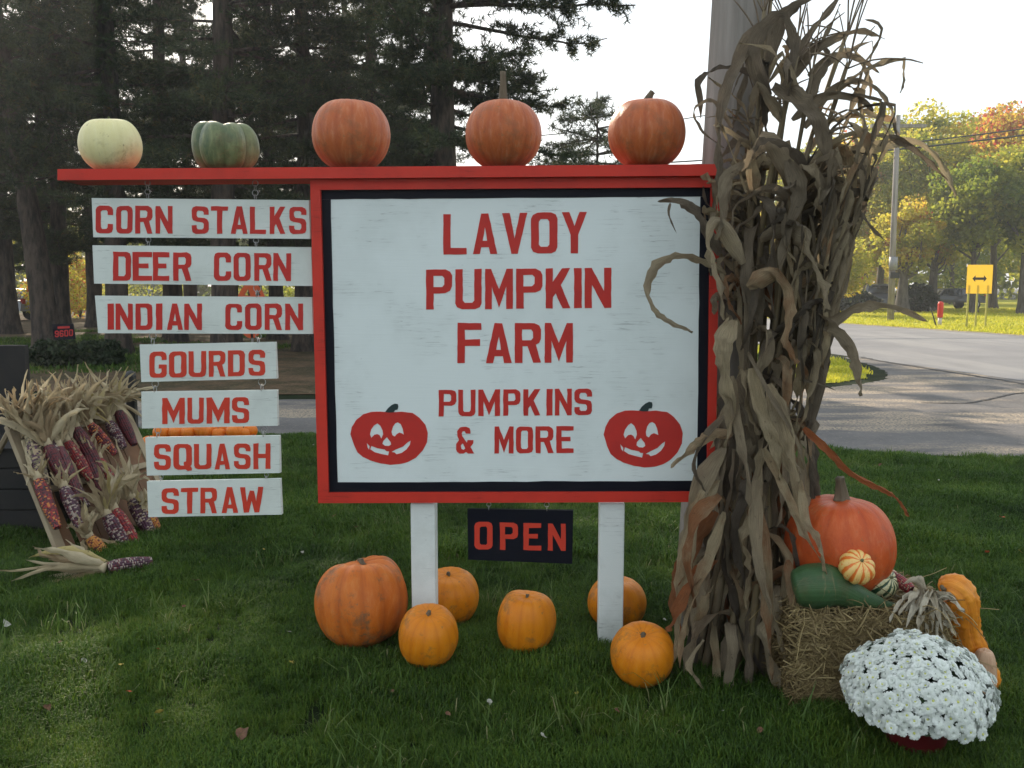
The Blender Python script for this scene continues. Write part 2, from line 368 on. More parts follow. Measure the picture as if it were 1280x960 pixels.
isl = [(6.55, 19.5), (6.4, 16.5), (6.15, 15.3), (5.7, 14.2), (4.9, 13.5), (3.9, 12.95), (1, 12.3), (0, 30), (4.2, 30)]
props(sheet('grass_island', isl, .004, GM['far']), kind='structure')
m, nt, out = new_mat('leaf_litter'); co = coords(nt)
c_ = ramp(nt, [(.30, (.030, .040, .014)), (.46, (.060, .052, .030)), (.56, (.12, .080, .050)), (.75, (.20, .125, .075))], noise(nt, co, .8, 9, .75))
finish(nt, out, mixc(nt, ramp(nt, [(.5, (0, 0, 0)), (.62, (.6, .6, .6))], noise(nt, co, 14, 6, .8)), c_, (.22, .15, .09)), .95, noise(nt, co, 30, 6), .8, .03, spec=.1)
props(sheet('leaf_litter_ground', jag(smoothpoly([(.4, 12.2), (-2.6, 11.95), (-6, 12.2), (-12, 13.2), (-24, 15), (-40, 22), (-40, 48), (-2, 48), (.2, 30), (.4, 12.2)], 8)[:-1], .06), .004, m), kind='structure')
# ------------------------------------------------------------------ grass (uncountable)
def inpoly(P, poly):
    x, y = P[:, 0], P[:, 1]; r = np.zeros(len(P), bool); q = np.asarray(poly)[:, :2]; j = len(q) - 1
    for i in range(len(q)):
        c = ((q[i, 1] > y) != (q[j, 1] > y)) & (x < (q[j, 0]-q[i, 0]) * (y-q[i, 1]) / (q[j, 1]-q[i, 1] + 1e-12) + q[i, 0]); r ^= c; j = i
    return r
def grass_mat(name, cols, trans=.35):
    m, nt, out = new_mat(name); t = attr(nt, 'tint'); oi = nt.nodes.new('ShaderNodeObjectInfo')
    geo = nt.nodes.new('ShaderNodeNewGeometry'); n = noise(nt, geo.outputs['Position'], 1.0, 5, .65)
    f = mth(nt, 'ADD', mth(nt, 'MULTIPLY', t, .40), mth(nt, 'ADD', mth(nt, 'MULTIPLY', n, 1.5), mth(nt, 'MULTIPLY', oi.outputs['Random'], .30)))
    f = mth(nt, 'SUBTRACT', f, .72, True)
    c = ramp(nt, cols, f)
    finish(nt, out, c, .55, None, trans=trans, spec=.25); return m
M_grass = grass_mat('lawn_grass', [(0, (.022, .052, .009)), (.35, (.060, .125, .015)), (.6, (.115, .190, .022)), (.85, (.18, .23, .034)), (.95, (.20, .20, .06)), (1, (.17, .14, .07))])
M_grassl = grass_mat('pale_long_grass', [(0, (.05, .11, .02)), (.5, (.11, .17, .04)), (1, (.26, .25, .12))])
M_grassf = grass_mat('sun_toned_grass', [(0, (.38, .42, .04)), (.5, (.60, .56, .06)), (1, (.70, .62, .10))], .5)  # lit copy of the lawn grass, sun brightness put into its colour
def tuft(nb, rad, hmin, hmax, w, lean=.5):
    V = []; Fc = []; T = []
    for k in range(nb):
        a = R(0, 2*pi); r = rad * sqrt(R(0, 1)); bx, by = r*cos(a), r*sin(a)
        h = R(hmin, hmax); d = R(0, 2*pi); ln = R(.1, lean) * h; fx, fy = cos(d), sin(d); sx, sy = -fy * w / 2, fx * w / 2
        ww = R(.7, 1.3); n = len(V); tt = R(0, 1)
        if R(0, 1) < .04: tt = 2.2; h *= .7
        for s, k2, wf in ((0, 0, 1), (.45, .22, .95), (.8, .62, .6)):
            cx, cy, z = bx + fx*ln*k2, by + fy*ln*k2, h * s
            V += [(cx - sx*wf*ww, cy - sy*wf*ww, z), (cx + sx*wf*ww, cy + sy*wf*ww, z)]
        V.append((bx + fx*ln, by + fy*ln, h * (.98 - .3 * R(0, 1) * lean)))
        Fc += [(n, n+1, n+3, n+2), (n+2, n+3, n+5, n+4), (n+4, n+5, n+6)]; T += [tt] * 7
    return np.array(V), Fc, T
def grass_field(name, pts, scales, tf, mat, seed=0):
    V, Fc, T = tf; nt_, npt = len(V), len(pts)
    AV = np.concatenate([V, pts]); seedv = np.r_[np.zeros(nt_), np.ones(npt)]; sc = np.r_[np.ones(nt_), scales]
    o = mk(name, AV, Fc, mat, attrs={'tint': np.r_[T, np.zeros(npt)], 'seed': seedv, 'sc': sc})
    ng = bpy.data.node_groups.new(name, 'GeometryNodeTree')
    ng.interface.new_socket('Geometry', in_out='INPUT', socket_type='NodeSocketGeometry')
    ng.interface.new_socket('Geometry', in_out='OUTPUT', socket_type='NodeSocketGeometry')
    N = ng.nodes.new; gi = N('NodeGroupInput'); go = N('NodeGroupOutput')
    at = N('GeometryNodeInputNamedAttribute'); at.data_type = 'FLOAT'; at.inputs[0].default_value = 'seed'
    cmp_ = N('FunctionNodeCompare'); cmp_.data_type = 'FLOAT'; cmp_.operation = 'GREATER_THAN'; cmp_.inputs[1].default_value = .5
    L = ng.links.new; L(at.outputs[0], cmp_.inputs[0])
    sep = N('GeometryNodeSeparateGeometry'); sep.domain = 'POINT'; L(gi.outputs[0], sep.inputs[0]); L(cmp_.outputs[0], sep.inputs[1])
    mp = N('GeometryNodeMeshToPoints'); L(sep.outputs[0], mp.inputs[0])
    ip = N('GeometryNodeInstanceOnPoints'); L(mp.outputs[0], ip.inputs['Points']); L(sep.outputs[1], ip.inputs['Instance'])
    rv = N('FunctionNodeRandomValue'); rv.data_type = 'FLOAT_VECTOR'; rv.inputs[0].default_value = (-.12, -.12, 0); rv.inputs[1].default_value = (.12, .12, 6.283)
    L(rv.outputs[0], ip.inputs['Rotation'])
    s2 = N('GeometryNodeInputNamedAttribute'); s2.data_type = 'FLOAT'; s2.inputs[0].default_value = 'sc'; L(s2.outputs[0], ip.inputs['Scale'])
    L(ip.outputs[0], go.inputs[0])
    md = o.modifiers.new('scatter', 'NODES'); md.node_group = ng
    return props(o, kind='stuff')
def scatter(n, ymin, ymax, wfac=.66, xoff=0, power=1.0):
    y = ymin + (ymax - ymin) * rng.random(n) ** power; x = (rng.random(n) * 2 - 1) * (y * wfac + 1.9) + xoff
    return np.c_[x, y, np.full(n, -.006)]
lawn_poly = np.concatenate([near_e + np.array((0, -.06)), [(22, -3), (-22, -3)]])
def vn(P, s, seed):          # cheap smooth value noise for lawn height
    r = np.random.default_rng(seed); G = r.random((64, 64)); q = P[:, :2] * s; i = np.floor(q).astype(int); f = q - i; f = f*f*(3-2*f)
    g = lambda a, b: G[(i[:, 0]+a) % 64, (i[:, 1]+b) % 64]
    return (g(0,0)*(1-f[:,0])+g(1,0)*f[:,0])*(1-f[:,1])+(g(0,1)*(1-f[:,0])+g(1,1)*f[:,0])*f[:,1]
P = scatter(32000, 1.5, 4.6, .6); P = P[inpoly(P, lawn_poly)]
P = P[vn(P, 4.5, 8) + .5 * vn(P, 1.3, 9) > .20]
grass_field('lawn_grass', P, .38 + .78*vn(P, 4, 1) * (.5 + vn(P, 1.6, 2)), tuft(44, .055, .035, .075, .0036, .9), M_grass)
P = scatter(27000, 4.6, 9.0); P = P[inpoly(P, lawn_poly)]
P = P[vn(P, 3.0, 8) + .5 * vn(P, .9, 9) > .20]
grass_field('lawn_grass', P, .45 + .85*vn(P, 3, 1) * (.5 + vn(P, 1.1, 2)), tuft(40, .075, .04, .085, .0055, .9), M_grass)
P = scatter(2600, 1.9, 8.0); P = P[inpoly(P, lawn_poly) & (vn(P, 2.2, 15) > .5)]
grass_field('long_grass', P, .7 + .6 * rng.random(len(P)), tuft(7, .05, .07, .13, .0042, 1.6), M_grassl)
# lawn beyond the driveway at the left, thin and full of litter; the sunlit verge and island
P = scatter(9000, 11.5, 30); P = P[(P[:, 0] < 6) & ~inpoly(P, drive_poly) & ~inpoly(P, road_poly) & (vn(P, .5, 5) > .62)]
grass_field('thin_grass', P, .8 + .8 * rng.random(len(P)), tuft(26, .16, .04, .10, .012, .9), M_grass)
P = scatter(16000, 20, 60, .62); P = P[inpoly(P, verge)]
grass_field('verge_grass', P, .8 + .8 * rng.random(len(P)), tuft(22, .22, .05, .12, .02, .9), M_grassf)
P = scatter(8000, 12.3, 24, .6); P = P[inpoly(P, isl)]
grass_field('island_grass', P, .7 + .6 * rng.random(len(P)), tuft(30, .14, .04, .09, .012, .9), M_grassf)
# ------------------------------------------------------------------ extruded outlines in the sign's plane
def ext(name, outer, holes, front, thick, mat, parent, jit=0.0, bev=0.0, sub=0, fn=None):
    loops = [outer] + list(holes); L2 = []
    for lp in loops:
        q = []
        for i in range(len(lp)):
            a = np.array(lp[i], float); b = np.array(lp[(i+1) % len(lp)], float)
            k = max(1, int(np.linalg.norm(b - a) // sub)) if sub else 1
            for s in range(k): q.append(a + (b - a) * s / k)
        q = np.array(q)
        if jit: q = q + rng.normal(0, jit, q.shape)
        L2.append(q)
    T = tessellate_polygon([[Vector((p[0], -p[1], 0)) for p in lp] for lp in L2])
    allp = np.concatenate(L2); n = len(allp)
    f3 = fn or (lambda px, py, off: SP(px, py, off))
    nn = SN if fn is None else fn.normal
    Fv = np.array([f3(p[0], p[1], front) for p in allp]); Bv = Fv - nn * thick
    fc = []
    for t in T:
        a, b, c = Fv[t[0]], Fv[t[1]], Fv[t[2]]
        t = tuple(t) if np.dot(np.cross(b - a, c - a), nn) > 0 else tuple(t)[::-1]
        fc.append(t); 
        if thick > .003: fc.append(tuple(i + n for i in t[::-1]))
    s = 0
    for li, lp in enumerate(L2):
        m = len(lp); area = sum(lp[i][0]*lp[(i+1) % m][1] - lp[(i+1) % m][0]*lp[i][1] for i in range(m))
        cw = (area > 0) == (li == 0)
        for i in range(m):
            a, b = s + i, s + (i+1) % m
            fc.append((a, a+n, b+n, b) if cw else (b, b+n, a+n, a))
        s += m
    o = mk(name, np.concatenate([Fv, Bv]), fc, mat, parent)
    if bev: bevel(o, bev)
    return o
def quadbox(name, q, front, thick, mat, parent, bev=.002):
    """a board given by its four corners in the sign's plane"""
    return ext(name, q, [], front, thick, mat, parent, bev=bev)
# glyph outlines, unit box, y up
GL = {
 'O': ([(.24,0),(.76,0),(.93,.05),(1,.15),(1,.85),(.93,.95),(.76,1),(.24,1),(.07,.95),(0,.85),(0,.15),(.07,.05)], [[(.37,.16),(.30,.22),(.30,.78),(.37,.84),(.63,.84),(.70,.78),(.70,.22),(.63,.16)]]),
 'Q': ([(.24,0),(.66,0),(.78,-.05),(1,-.04),(1,.06),(.94,.12),(1,.2),(1,.85),(.93,.95),(.76,1),(.24,1),(.07,.95),(0,.85),(0,.15),(.07,.05)], [[(.37,.16),(.30,.22),(.30,.78),(.37,.84),(.63,.84),(.70,.78),(.70,.32),(.56,.30),(.56,.2),(.60,.16)]]),
 'D': ([(0,0),(.76,0),(.93,.05),(1,.15),(1,.85),(.93,.95),(.76,1),(0,1)], [[(.30,.16),(.30,.84),(.62,.84),(.70,.77),(.70,.23),(.62,.16)]]),
 'C': ([(1,.66),(1,.85),(.93,.95),(.76,1),(.24,1),(.07,.95),(0,.85),(0,.15),(.07,.05),(.24,0),(.76,0),(.93,.05),(1,.15),(1,.34),(.70,.34),(.70,.22),(.63,.16),(.37,.16),(.30,.22),(.30,.78),(.37,.84),(.63,.84),(.70,.78),(.70,.66)], []),
 'G': ([(1,.68),(1,.85),(.93,.95),(.76,1),(.24,1),(.07,.95),(0,.85),(0,.15),(.07,.05),(.24,0),(.76,0),(.93,.05),(1,.15),(1,.50),(.54,.50),(.54,.36),(.70,.36),(.70,.22),(.63,.16),(.37,.16),(.30,.22),(.30,.78),(.37,.84),(.63,.84),(.70,.78),(.70,.68)], []),
 'U': ([(0,1),(0,.15),(.07,.05),(.24,0),(.76,0),(.93,.05),(1,.15),(1,1),(.72,1),(.72,.22),(.64,.16),(.36,.16),(.28,.22),(.28,1)], []),
 'S': ([(1,.70),(1,.85),(.93,.95),(.76,1),(.24,1),(.07,.95),(0,.85),(0,.60),(.07,.50),(.24,.44),(.64,.41),(.71,.35),(.71,.22),(.63,.16),(.36,.16),(.29,.22),(.29,.31),(0,.31),(0,.15),(.07,.05),(.24,0),(.76,0),(.93,.05),(1,.15),(1,.41),(.93,.52),(.76,.57),(.36,.60),(.29,.66),(.29,.78),(.36,.84),(.63,.84),(.71,.78),(.71,.70)], []),
 'P': ([(0,0),(0,1),(.74,1),(.93,.94),(1,.84),(1,.57),(.93,.46),(.74,.40),(.29,.40),(.29,0)], [[(.28,.56),(.28,.84),(.62,.84),(.70,.78),(.70,.62),(.62,.56)]]),
 'R': ([(0,0),(0,1),(.74,1),(.93,.94),(1,.84),(1,.60),(.93,.50),(.80,.45),(1,0),(.70,0),(.48,.42),(.29,.42),(.29,0)], [[(.28,.57),(.28,.84),(.62,.84),(.70,.78),(.70,.63),(.62,.57)]]),
 'A': ([(0,0),(.34,1),(.64,1),(1,0),(.71,0),(.66,.17),(.34,.17),(.29,0)], [[(.40,.33),(.50,.66),(.59,.33)]]),
 'V': ([(0,1),(.37,0),(.62,0),(1,1),(.70,1),(.50,.38),(.30,1)], []),
 'Y': ([(0,1),(.35,.45),(.35,0),(.65,0),(.65,.45),(1,1),(.70,1),(.50,.66),(.30,1)], []),
 'W': ([(0,1),(.17,0),(.38,0),(.50,.46),(.62,0),(.83,0),(1,1),(.78,1),(.70,.42),(.59,.86),(.42,.86),(.30,.42),(.22,1)], []),
 'M': ([(0,0),(0,1),(.22,1),(.50,.50),(.78,1),(1,1),(1,0),(.76,0),(.76,.56),(.50,.03),(.24,.56),(.24,0)], []),
 'N': ([(0,0),(0,1),(.26,1),(.73,.42),(.73,1),(1,1),(1,0),(.74,0),(.27,.58),(.27,0)], []),
 'K': ([(0,0),(0,1),(.29,1),(.29,.66),(.66,1),(1,1),(.62,.58),(1,0),(.67,0),(.40,.38),(.29,.28),(.29,0)], []),
 'E': ([(0,0),(0,1),(1,1),(1,.83),(.31,.83),(.31,.60),(.82,.60),(.82,.44),(.31,.44),(.31,.17),(1,.17),(1,0)], []),
 'F': ([(0,0),(0,1),(1,1),(1,.83),(.31,.83),(.31,.59),(.95,.59),(.95,.43),(.31,.43),(.31,0)], []),
 'L': ([(0,0),(0,1),(.31,1),(.31,.16),(1,.16),(1,0)], []),
 'T': ([(0,1),(1,1),(1,.84),(.66,.84),(.66,0),(.36,0),(.36,.84),(0,.84)], []),
 'H': ([(0,0),(0,1),(.29,1),(.29,.60),(.71,.60),(.71,1),(1,1),(1,0),(.71,0),(.71,.43),(.29,.43),(.29,0)], []),
 'I': ([(0,0),(0,1),(1,1),(1,0)], []),
 '&': ([(1,0),(.66,0),(.56,.06),(.42,0),(.18,0),(.05,.07),(0,.16),(0,.36),(.16,.52),(.06,.64),(.06,.84),(.2,.97),(.34,1),(.56,1),(.74,.95),(.8,.84),(.8,.74),(.54,.74),(.48,.82),(.38,.83),(.32,.76),(.34,.66),(.6,.40),(.64,.50),(.97,.50),(.97,.38),(.8,.24)], [[(.30,.18),(.27,.30),(.36,.38),(.50,.20),(.42,.14)]]),
 '6': ([(1,.72),(1,.85),(.76,1),(.24,1),(0,.85),(0,.15),(.24,0),(.76,0),(1,.15),(1,.45),(.76,.6),(.3,.6),(.3,.8),(.7,.8),(.7,.72)], [[(.3,.18),(.3,.42),(.7,.42),(.7,.18)]]),
 '9': ([(0,.28),(0,.15),(.24,0),(.76,0),(1,.15),(1,.85),(.76,1),(.24,1),(0,.85),(0,.55),(.24,.4),(.7,.4),(.7,.2),(.3,.2),(.3,.28)], [[(.3,.58),(.3,.82),(.7,.82),(.7,.58)]]),
}
def lettering(parent, letters, o, s, yl, yr, mat, front=.0015, xr=None, name='painted_letter'):
    """letters: (char, x0, x1) in the units of a zoomed crop with origin o and scale s; yl/yr: (top, bottom) at the first and last letter"""
    xa, xb = letters[0][1], letters[-1][2]
    for ch, x0, x1 in letters:
        out, holes = GL[ch]; t0 = (x0 - xa) / (xb - xa); t1 = (x1 - xa) / (xb - xa)
        def mp(p):
            x = x0 + (x1 - x0) * p[0]; t = t0 + (t1 - t0) * p[0]
            top = yl[0] + (yr[0] - yl[0]) * t; bot = yl[1] + (yr[1] - yl[1]) * t
            y = bot + (top - bot) * p[1]
            return (o[0] + x / s, o[1] + y / s)
        ext(name, [mp(p) for p in out], [[mp(p) for p in h] for h in holes], front, .0012, mat, parent, jit=.16, sub=6)

# ------------------------------------------------------------------ the farm sign
rb = SP(644, 800); rb[2] = 0
sign = empty('farm_sign', rb, 'large white farm sign in a black and red painted frame on two white posts', 'sign')
# plywood panel, borders, frame
quadbox('panel', [(402,238),(888,235),(883,614),(411,616)], 0.0, .018, M_white, sign, 0)
for q in ([(400,236.5),(889,234),(888.6,245.5),(400.3,249.2)], [(400.35,249.2),(413,249.1),(422,603),(410,603)],
          [(875.3,245.6),(888.6,245.5),(884.2,601),(871.3,601)], [(410,603),(884.2,601),(884,615),(410.3,616.2)]):
    ext('black_border', q, [], .002, .003, M_black, sign, jit=.22, sub=22)
quadbox('frame_board', [(388,224.5),(900,219.8),(899.6,234),(388.3,237)], .02, .04, M_red, sign)
quadbox('frame_board', [(388.3,237.2),(400.4,237.2),(410.4,616),(397.8,616)], .0195, .039, M_red, sign)
quadbox('frame_board', [(888.8,234.3),(899.6,234.2),(894,615),(883.8,615)], .0195, .039, M_red, sign)
quadbox('frame_board', [(397.8,616.3),(894,615.2),(893.8,627.4),(398.1,628.6)], .02, .04, M_red, sign)
bm = quadbox('top_beam', [(72,211.5),(902,205.3),(902,219.3),(72,225)], .05, .17, M_red, sign, .003)
for xa, xb, yb in ((513, 543.5, 760), (750, 781, 812)):
    a = SP(xa, 629.2, -.002); b = SP(xb, 629.2, -.002); nb = SN
    w = np.linalg.norm(b - a); A = a.copy(); B = b.copy()
    V = []
    for z in (-.1, a[2]):
        for p in (A, B, B - SN * .09, A - SN * .09): V.append((p[0], p[1], z))
    bevel(mk('post', V, [(0,3,2,1),(4,5,6,7),(0,1,5,4),(1,2,6,5),(2,3,7,6),(3,0,4,7)], M_postw, sign), .004)
o1, s1 = (520, 250), 4.923
lettering(sign, [('L',168,312),('A',350,500),('V',530,685),('O',708,870),('Y',898,1052)], o1, s1, (87,336), (73,326), M_redl)
lettering(sign, [('P',62,222),('U',242,404),('M',425,596),('P',616,778),('K',798,950),('I',973,1020),('N',1038,1202)], o1, s1, (428,674), (417,664), M_redl)
o2 = (520, 390)
lettering(sign, [('F',255,402),('A',430,588),('R',608,770),('M',792,966)], o2, s1, (68,315), (68,311), M_redl)
lettering(sign, [('P',140,248),('U',260,366),('M',383,517),('P',537,643),('K',660,765),('I',803,840),('N',855,958),('S',975,1083)], o2, s1, (480,643), (471,634), M_redl)
lettering(sign, [('&',247,357),('M',483,600),('O',615,720),('R',735,845),('E',863,970)], o2, s1, (706,872), (702,868), M_redl)
JB = [(262,430),(275,370),(310,310),(370,262),(440,240),(520,238),(600,245),(700,240),(790,250),(850,290),(900,350),(922,420),(915,500),(880,570),(820,630),(760,665),(690,685),(600,692),(520,680),(430,655),(370,625),(320,585),(290,520)]
JH = [[(428,430),(440,390),(465,355),(492,338),(518,360),(535,400),(540,430),(525,468),(510,440),(490,430),(465,435),(440,460)],
      [(612,410),(625,365),(645,338),(665,330),(690,345),(708,385),(718,435),(700,425),(680,418),(655,430),(640,452),(620,440)],
      [(572,455),(605,500),(608,520),(590,532),(555,530),(535,515),(540,490)],
      [(440,530),(490,550),(555,562),(570,575),(592,578),(582,612),(530,602),(470,585),(430,560)],
      [(612,582),(650,562),(710,535),(750,500),(775,485),(768,520),(740,560),(700,590),(655,602),(640,588)],
      [(400,505),(425,535),(422,565),(408,545)]]
JS = [(557,247),(580,215),(610,190),(640,176),(665,180),(670,200),(665,225),(640,230),(632,250),(590,252)]
def jack(bx0, bx1, by0, by1):
    f = lambda p: (bx0 + (p[0]-262)/660*(bx1-bx0), by0 + (p[1]-238)/454*(by1-by0))
    ext('painted_jack_o_lantern', [f(p) for p in JB], [[f(p) for p in h] for h in JH], .0015, .0012, M_redl, sign, jit=.12, sub=5)
    ext('painted_stem', [f((p[0], p[1] - 6)) for p in JS], [], .0027, .0012, M_stemp, sign, jit=.1, sub=5)
jack(438, 534.8, 514.5, 581); jack(754.7, 853.4, 513, 584.5)

# ------------------------------------------------------------------ the hanging boards
def ring(mb, c, r, t, ax=0, seg=12):
    th = np.linspace(0, 2*pi, seg + 1)
    if ax == 0: P = [c + ST * r * cos(a) + np.array((0, 0, 1)) * r * sin(a) for a in th]
    else: P = [c + SN * r * cos(a) + np.array((0, 0, 1)) * r * sin(a) for a in th]
    mb.tube(P, t, 5, cap=False)
def hookset(px, y0, y1, parent, front=-.008, chain=False):
    mb = MB(); a = SP(px, y0, front); b = SP(px, y1, front); L = np.linalg.norm(a - b)
    n = max(2, int(round(L / .018))) if chain else 2
    rr_ = L / (2 * n) * 1.25
    for k in range(n):
        c = a + (b - a) * (k + .5) / n; ring(mb, c, rr_, .0016, k % 2)
    mb.make('eye_hook', M_steel, parent, True)
boards = [
 ('CORN STALKS', [(115,248),(386,250),(387,298),(117,296)], (110,240), 4.414, (75,228), (82,232),
  [('C',42,137),('O',155,245),('R',260,355),('N',372,466),('S',572,665),('T',678,772),('A',787,882),('L',893,982),('K',1003,1088),('S',1110,1204)], 'white board lettered CORN STALKS in red, hanging at the top of the row'),
 ('DEER CORN', [(116,307),(389,309),(390,357),(118,354)], (110,240), 4.414, (330,489), (338,491),
  [('D',138,237),('E',246,353),('E',358,448),('R',470,570),('C',695,788),('O',803,897),('R',917,1012),('N',1022,1120)], 'white board lettered DEER CORN in red, second of the hanging boards'),
 ('INDIAN CORN', [(119,370),(390,372),(390.8,417),(123,416)], (110,240), 4.414, (615,760), (616,762),
  [('I',108,143),('N',152,246),('D',262,355),('I',375,410),('A',435,523),('N',530,628),('C',757,850),('O',867,957),('R',975,1070),('N',1088,1186)], 'white board lettered INDIAN CORN in red, lowest of the three wide boards'),
 ('GOURDS', [(175,431),(344,428),(346,473),(177,477)], (160,420), 4.0, (80,210), (69,198),
  [('G',107,193),('O',205,292),('U',303,390),('R',404,486),('D',500,583),('S',602,685)], 'short white board lettered GOURDS in red, hanging under the wide boards'),
 ('MUMS', [(177,490),(346,488),(347,532),(178,535)], (160,420), 4.0, (310,440), (306,435),
  [('M',170,283),('U',297,378),('M',393,508),('S',520,605)], 'short white board lettered MUMS in red, with bare space at its right end'),
 ('SQUASH', [(182,547),(349,545),(350,591),(184,594)], (160,420), 4.0, (541,669), (537,664),
  [('S',130,213),('Q',227,318),('U',330,417),('A',433,510),('S',530,612),('H',627,712)], 'short white board lettered SQUASH in red, second from the bottom'),
 ('STRAW', [(184,602),(350,599),(352,643),(186,646)], (160,420), 4.0, (762,890), (754,882),
  [('S',168,253),('T',265,350),('R',362,445),('A',468,550),('W',560,676)], 'short white board lettered STRAW in red, hanging lowest of all'),
]
hk = [(184.5, 226, 248, 319, 226, 250), (185.5, 297, 307.5, 320, 298, 308.5), (188, 355, 370.5, 321.5, 356.5, 371.5), (191, 416.5, 430.5, 323, 417, 428.8),
      (194, 476.5, 490, 327.5, 473.8, 488.5), (197.5, 535, 547, 330, 532.8, 545.5), (201.5, 593.8, 602, 333, 591.5, 599.5)]
for (nm, q, o_, s_, yl, yr, ls, lab), h in zip(boards, hk):
    c = np.mean([SP(*p, 0) for p in q], axis=0)
    bd = quadbox('hanging_board', q, 0.0, .018, M_whiteb, None, .0015)
    bd.data.transform(Matrix.Translation(Vector(-c))); bd.location = Vector(c)
    props(bd, lab, 'sign', 'lettered boards hanging below the red beam')
    lettering(bd, ls, o_, s_, yl, yr, M_redl if nm in ('CORN STALKS', 'DEER CORN', 'INDIAN CORN') else M_redo)
    hookset(h[0], h[1], h[2], bd, -.009, h is hk[0]); hookset(h[3], h[4], h[5], bd, -.009, h is hk[0])
q = [(584.5,636.3),(716.5,638),(715,704.6),(585.5,699.3)]
c = np.mean([SP(*p, 0) for p in q], axis=0)
bd = quadbox('open_sign', q, 0.0, .012, M_black, None, .001); bd.data.transform(Matrix.Translation(Vector(-c))); bd.location = Vector(c)
props(bd, 'small black sign lettered OPEN in red, hanging under the big sign', 'sign')
lettering(bd, [('O',552,606),('P',628,682),('E',697,750),('N',770,823)], (360, 600), 2.370, (124,205), (130,210), M_redo)
hookset(611, 628.5, 637, bd, -.006); hookset(683.5, 628.5, 638, bd, -.006)

# ------------------------------------------------------------------ pumpkins, squashes and gourds
def squash(name, base, rx, rz, mat, label, cat='pumpkin', ribs=12, depth=.06, group=None, stem=None, seed=0, lean=(0, 0), nu=96, nv=44,
           top=.18, lump=.02, shape=1.0, sharp=1.0, rot=0.0, tilt=None, ry=None, flat=.0):
    rg = np.random.default_rng(seed); u = np.linspace(0, 2*pi, nu, endpoint=False); v = np.linspace(0, 1, nv)
    ph = rg.random(8) * 6.28; amp = 1 + .0 * u
    V = []; G = []; LO = []
    jw = .5 * sum(rg.random() * .5 * np.sin(k * u + ph[k]) for k in range(1, 4))      # ribs of uneven width
    rib = np.abs(np.cos(ribs * (u + jw * .18) / 2)) ** sharp
    for j, t in enumerate(v):
        a = (t - .5) * pi
        rr0 = cos(a) ** (1 / (1 + shape * .18)) if abs(cos(a)) > 1e-6 else 0
        zz = sin(a)
        fall = sin(pi * min(max(t, 0), 1)) ** .5
        r = rr0 * (1 - depth * (1 - rib) * (.35 + .65 * (1 - fall * .55)) * 2.2 * fall ** .3)
        r = r * (1 + lump * np.sin(2*u + ph[4] + 2*t) + lump * .7 * np.sin(3*u + ph[5] - 3*t) + lump * .6 * np.sin(5*u + ph[6] + 5*t))
        dz = -top * math.exp(-((1 - t) / .14) ** 2) + top * .5 * math.exp(-(t / .10) ** 2)
        zz2 = zz + dz * 1.0 - (depth * 1.2 * (1 - rib)) * max(0, zz) ** 2 * fall
        x = r * np.cos(u) * rx; y = r * np.sin(u) * (ry or rx); z = (zz2 * rz + lump * rz * np.sin(2*u + ph[7]) * max(0, zz)) * np.ones(nu)
        if flat: z = np.maximum(z, -rz * (1 - flat))
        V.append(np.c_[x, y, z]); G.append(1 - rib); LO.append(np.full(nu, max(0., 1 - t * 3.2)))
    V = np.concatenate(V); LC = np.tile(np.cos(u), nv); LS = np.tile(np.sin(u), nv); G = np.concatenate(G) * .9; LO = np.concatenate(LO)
    Fc = [(j*nu+k, j*nu+(k+1) % nu, (j+1)*nu+(k+1) % nu, (j+1)*nu+k) for j in range(nv-1) for k in range(nu)]
    V[:, 0] += lean[0] * (V[:, 2] / rz) * rx; V[:, 1] += lean[1] * (V[:, 2] / rz) * rx
    Mx = Matrix.Rotation(rot, 4, 'Z')
    if tilt is not None: Mx = Matrix.Rotation(tilt[0], 4, 'X') @ Matrix.Rotation(tilt[1], 4, 'Y') @ Mx
    V = V @ np.array(Mx)[:3, :3].T; zmin = V[:, 2].min(); V[:, 2] -= zmin
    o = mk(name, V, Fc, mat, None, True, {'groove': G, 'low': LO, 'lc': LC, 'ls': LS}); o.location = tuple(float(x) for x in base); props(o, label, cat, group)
    if stem:
        h, r0, bend = stem[:3]; sm = stem[3] if len(stem) > 3 else M_stem
        tz = rz * (1 - top * 1.0) * .985; n = 9
        P = np.array([(lean[0]*rx + bend[0] * (k/(n-1))**1.6, lean[1]*rx + bend[1] * (k/(n-1))**1.6, tz - .004 + (h + .004) * k/(n-1)) for k in range(n)])
        rad = [r0 * (1.55 - .9 * (k/(n-1))**.5 + (.12 if k == n-1 else 0)) for k in range(n)]
        mb = MB(); mb.tube(P, rad, 20, ridge=lambda th, s: 1 + .16 * cos(5 * th + 1.5 * s))
        W = np.concatenate(mb.v) @ np.array(Mx)[:3, :3].T; W[:, 2] -= zmin
        mk('stem', W, mb.f, sm, o, True, local=True)
    return o
def round_on_ground(cx, cy, w, h):
    a = atan((cy - 480) / F) + PITCH; hh = (h / 2) / F
    Y = CH / (tan(a) + hh * 1.06); d = Y * cos(PITCH) + (CH - .12) * sin(PITCH)
    return np.array(((cx - 640) / F * d, Y, -.004)), w / 2 / F * d, h / 2 / F * d
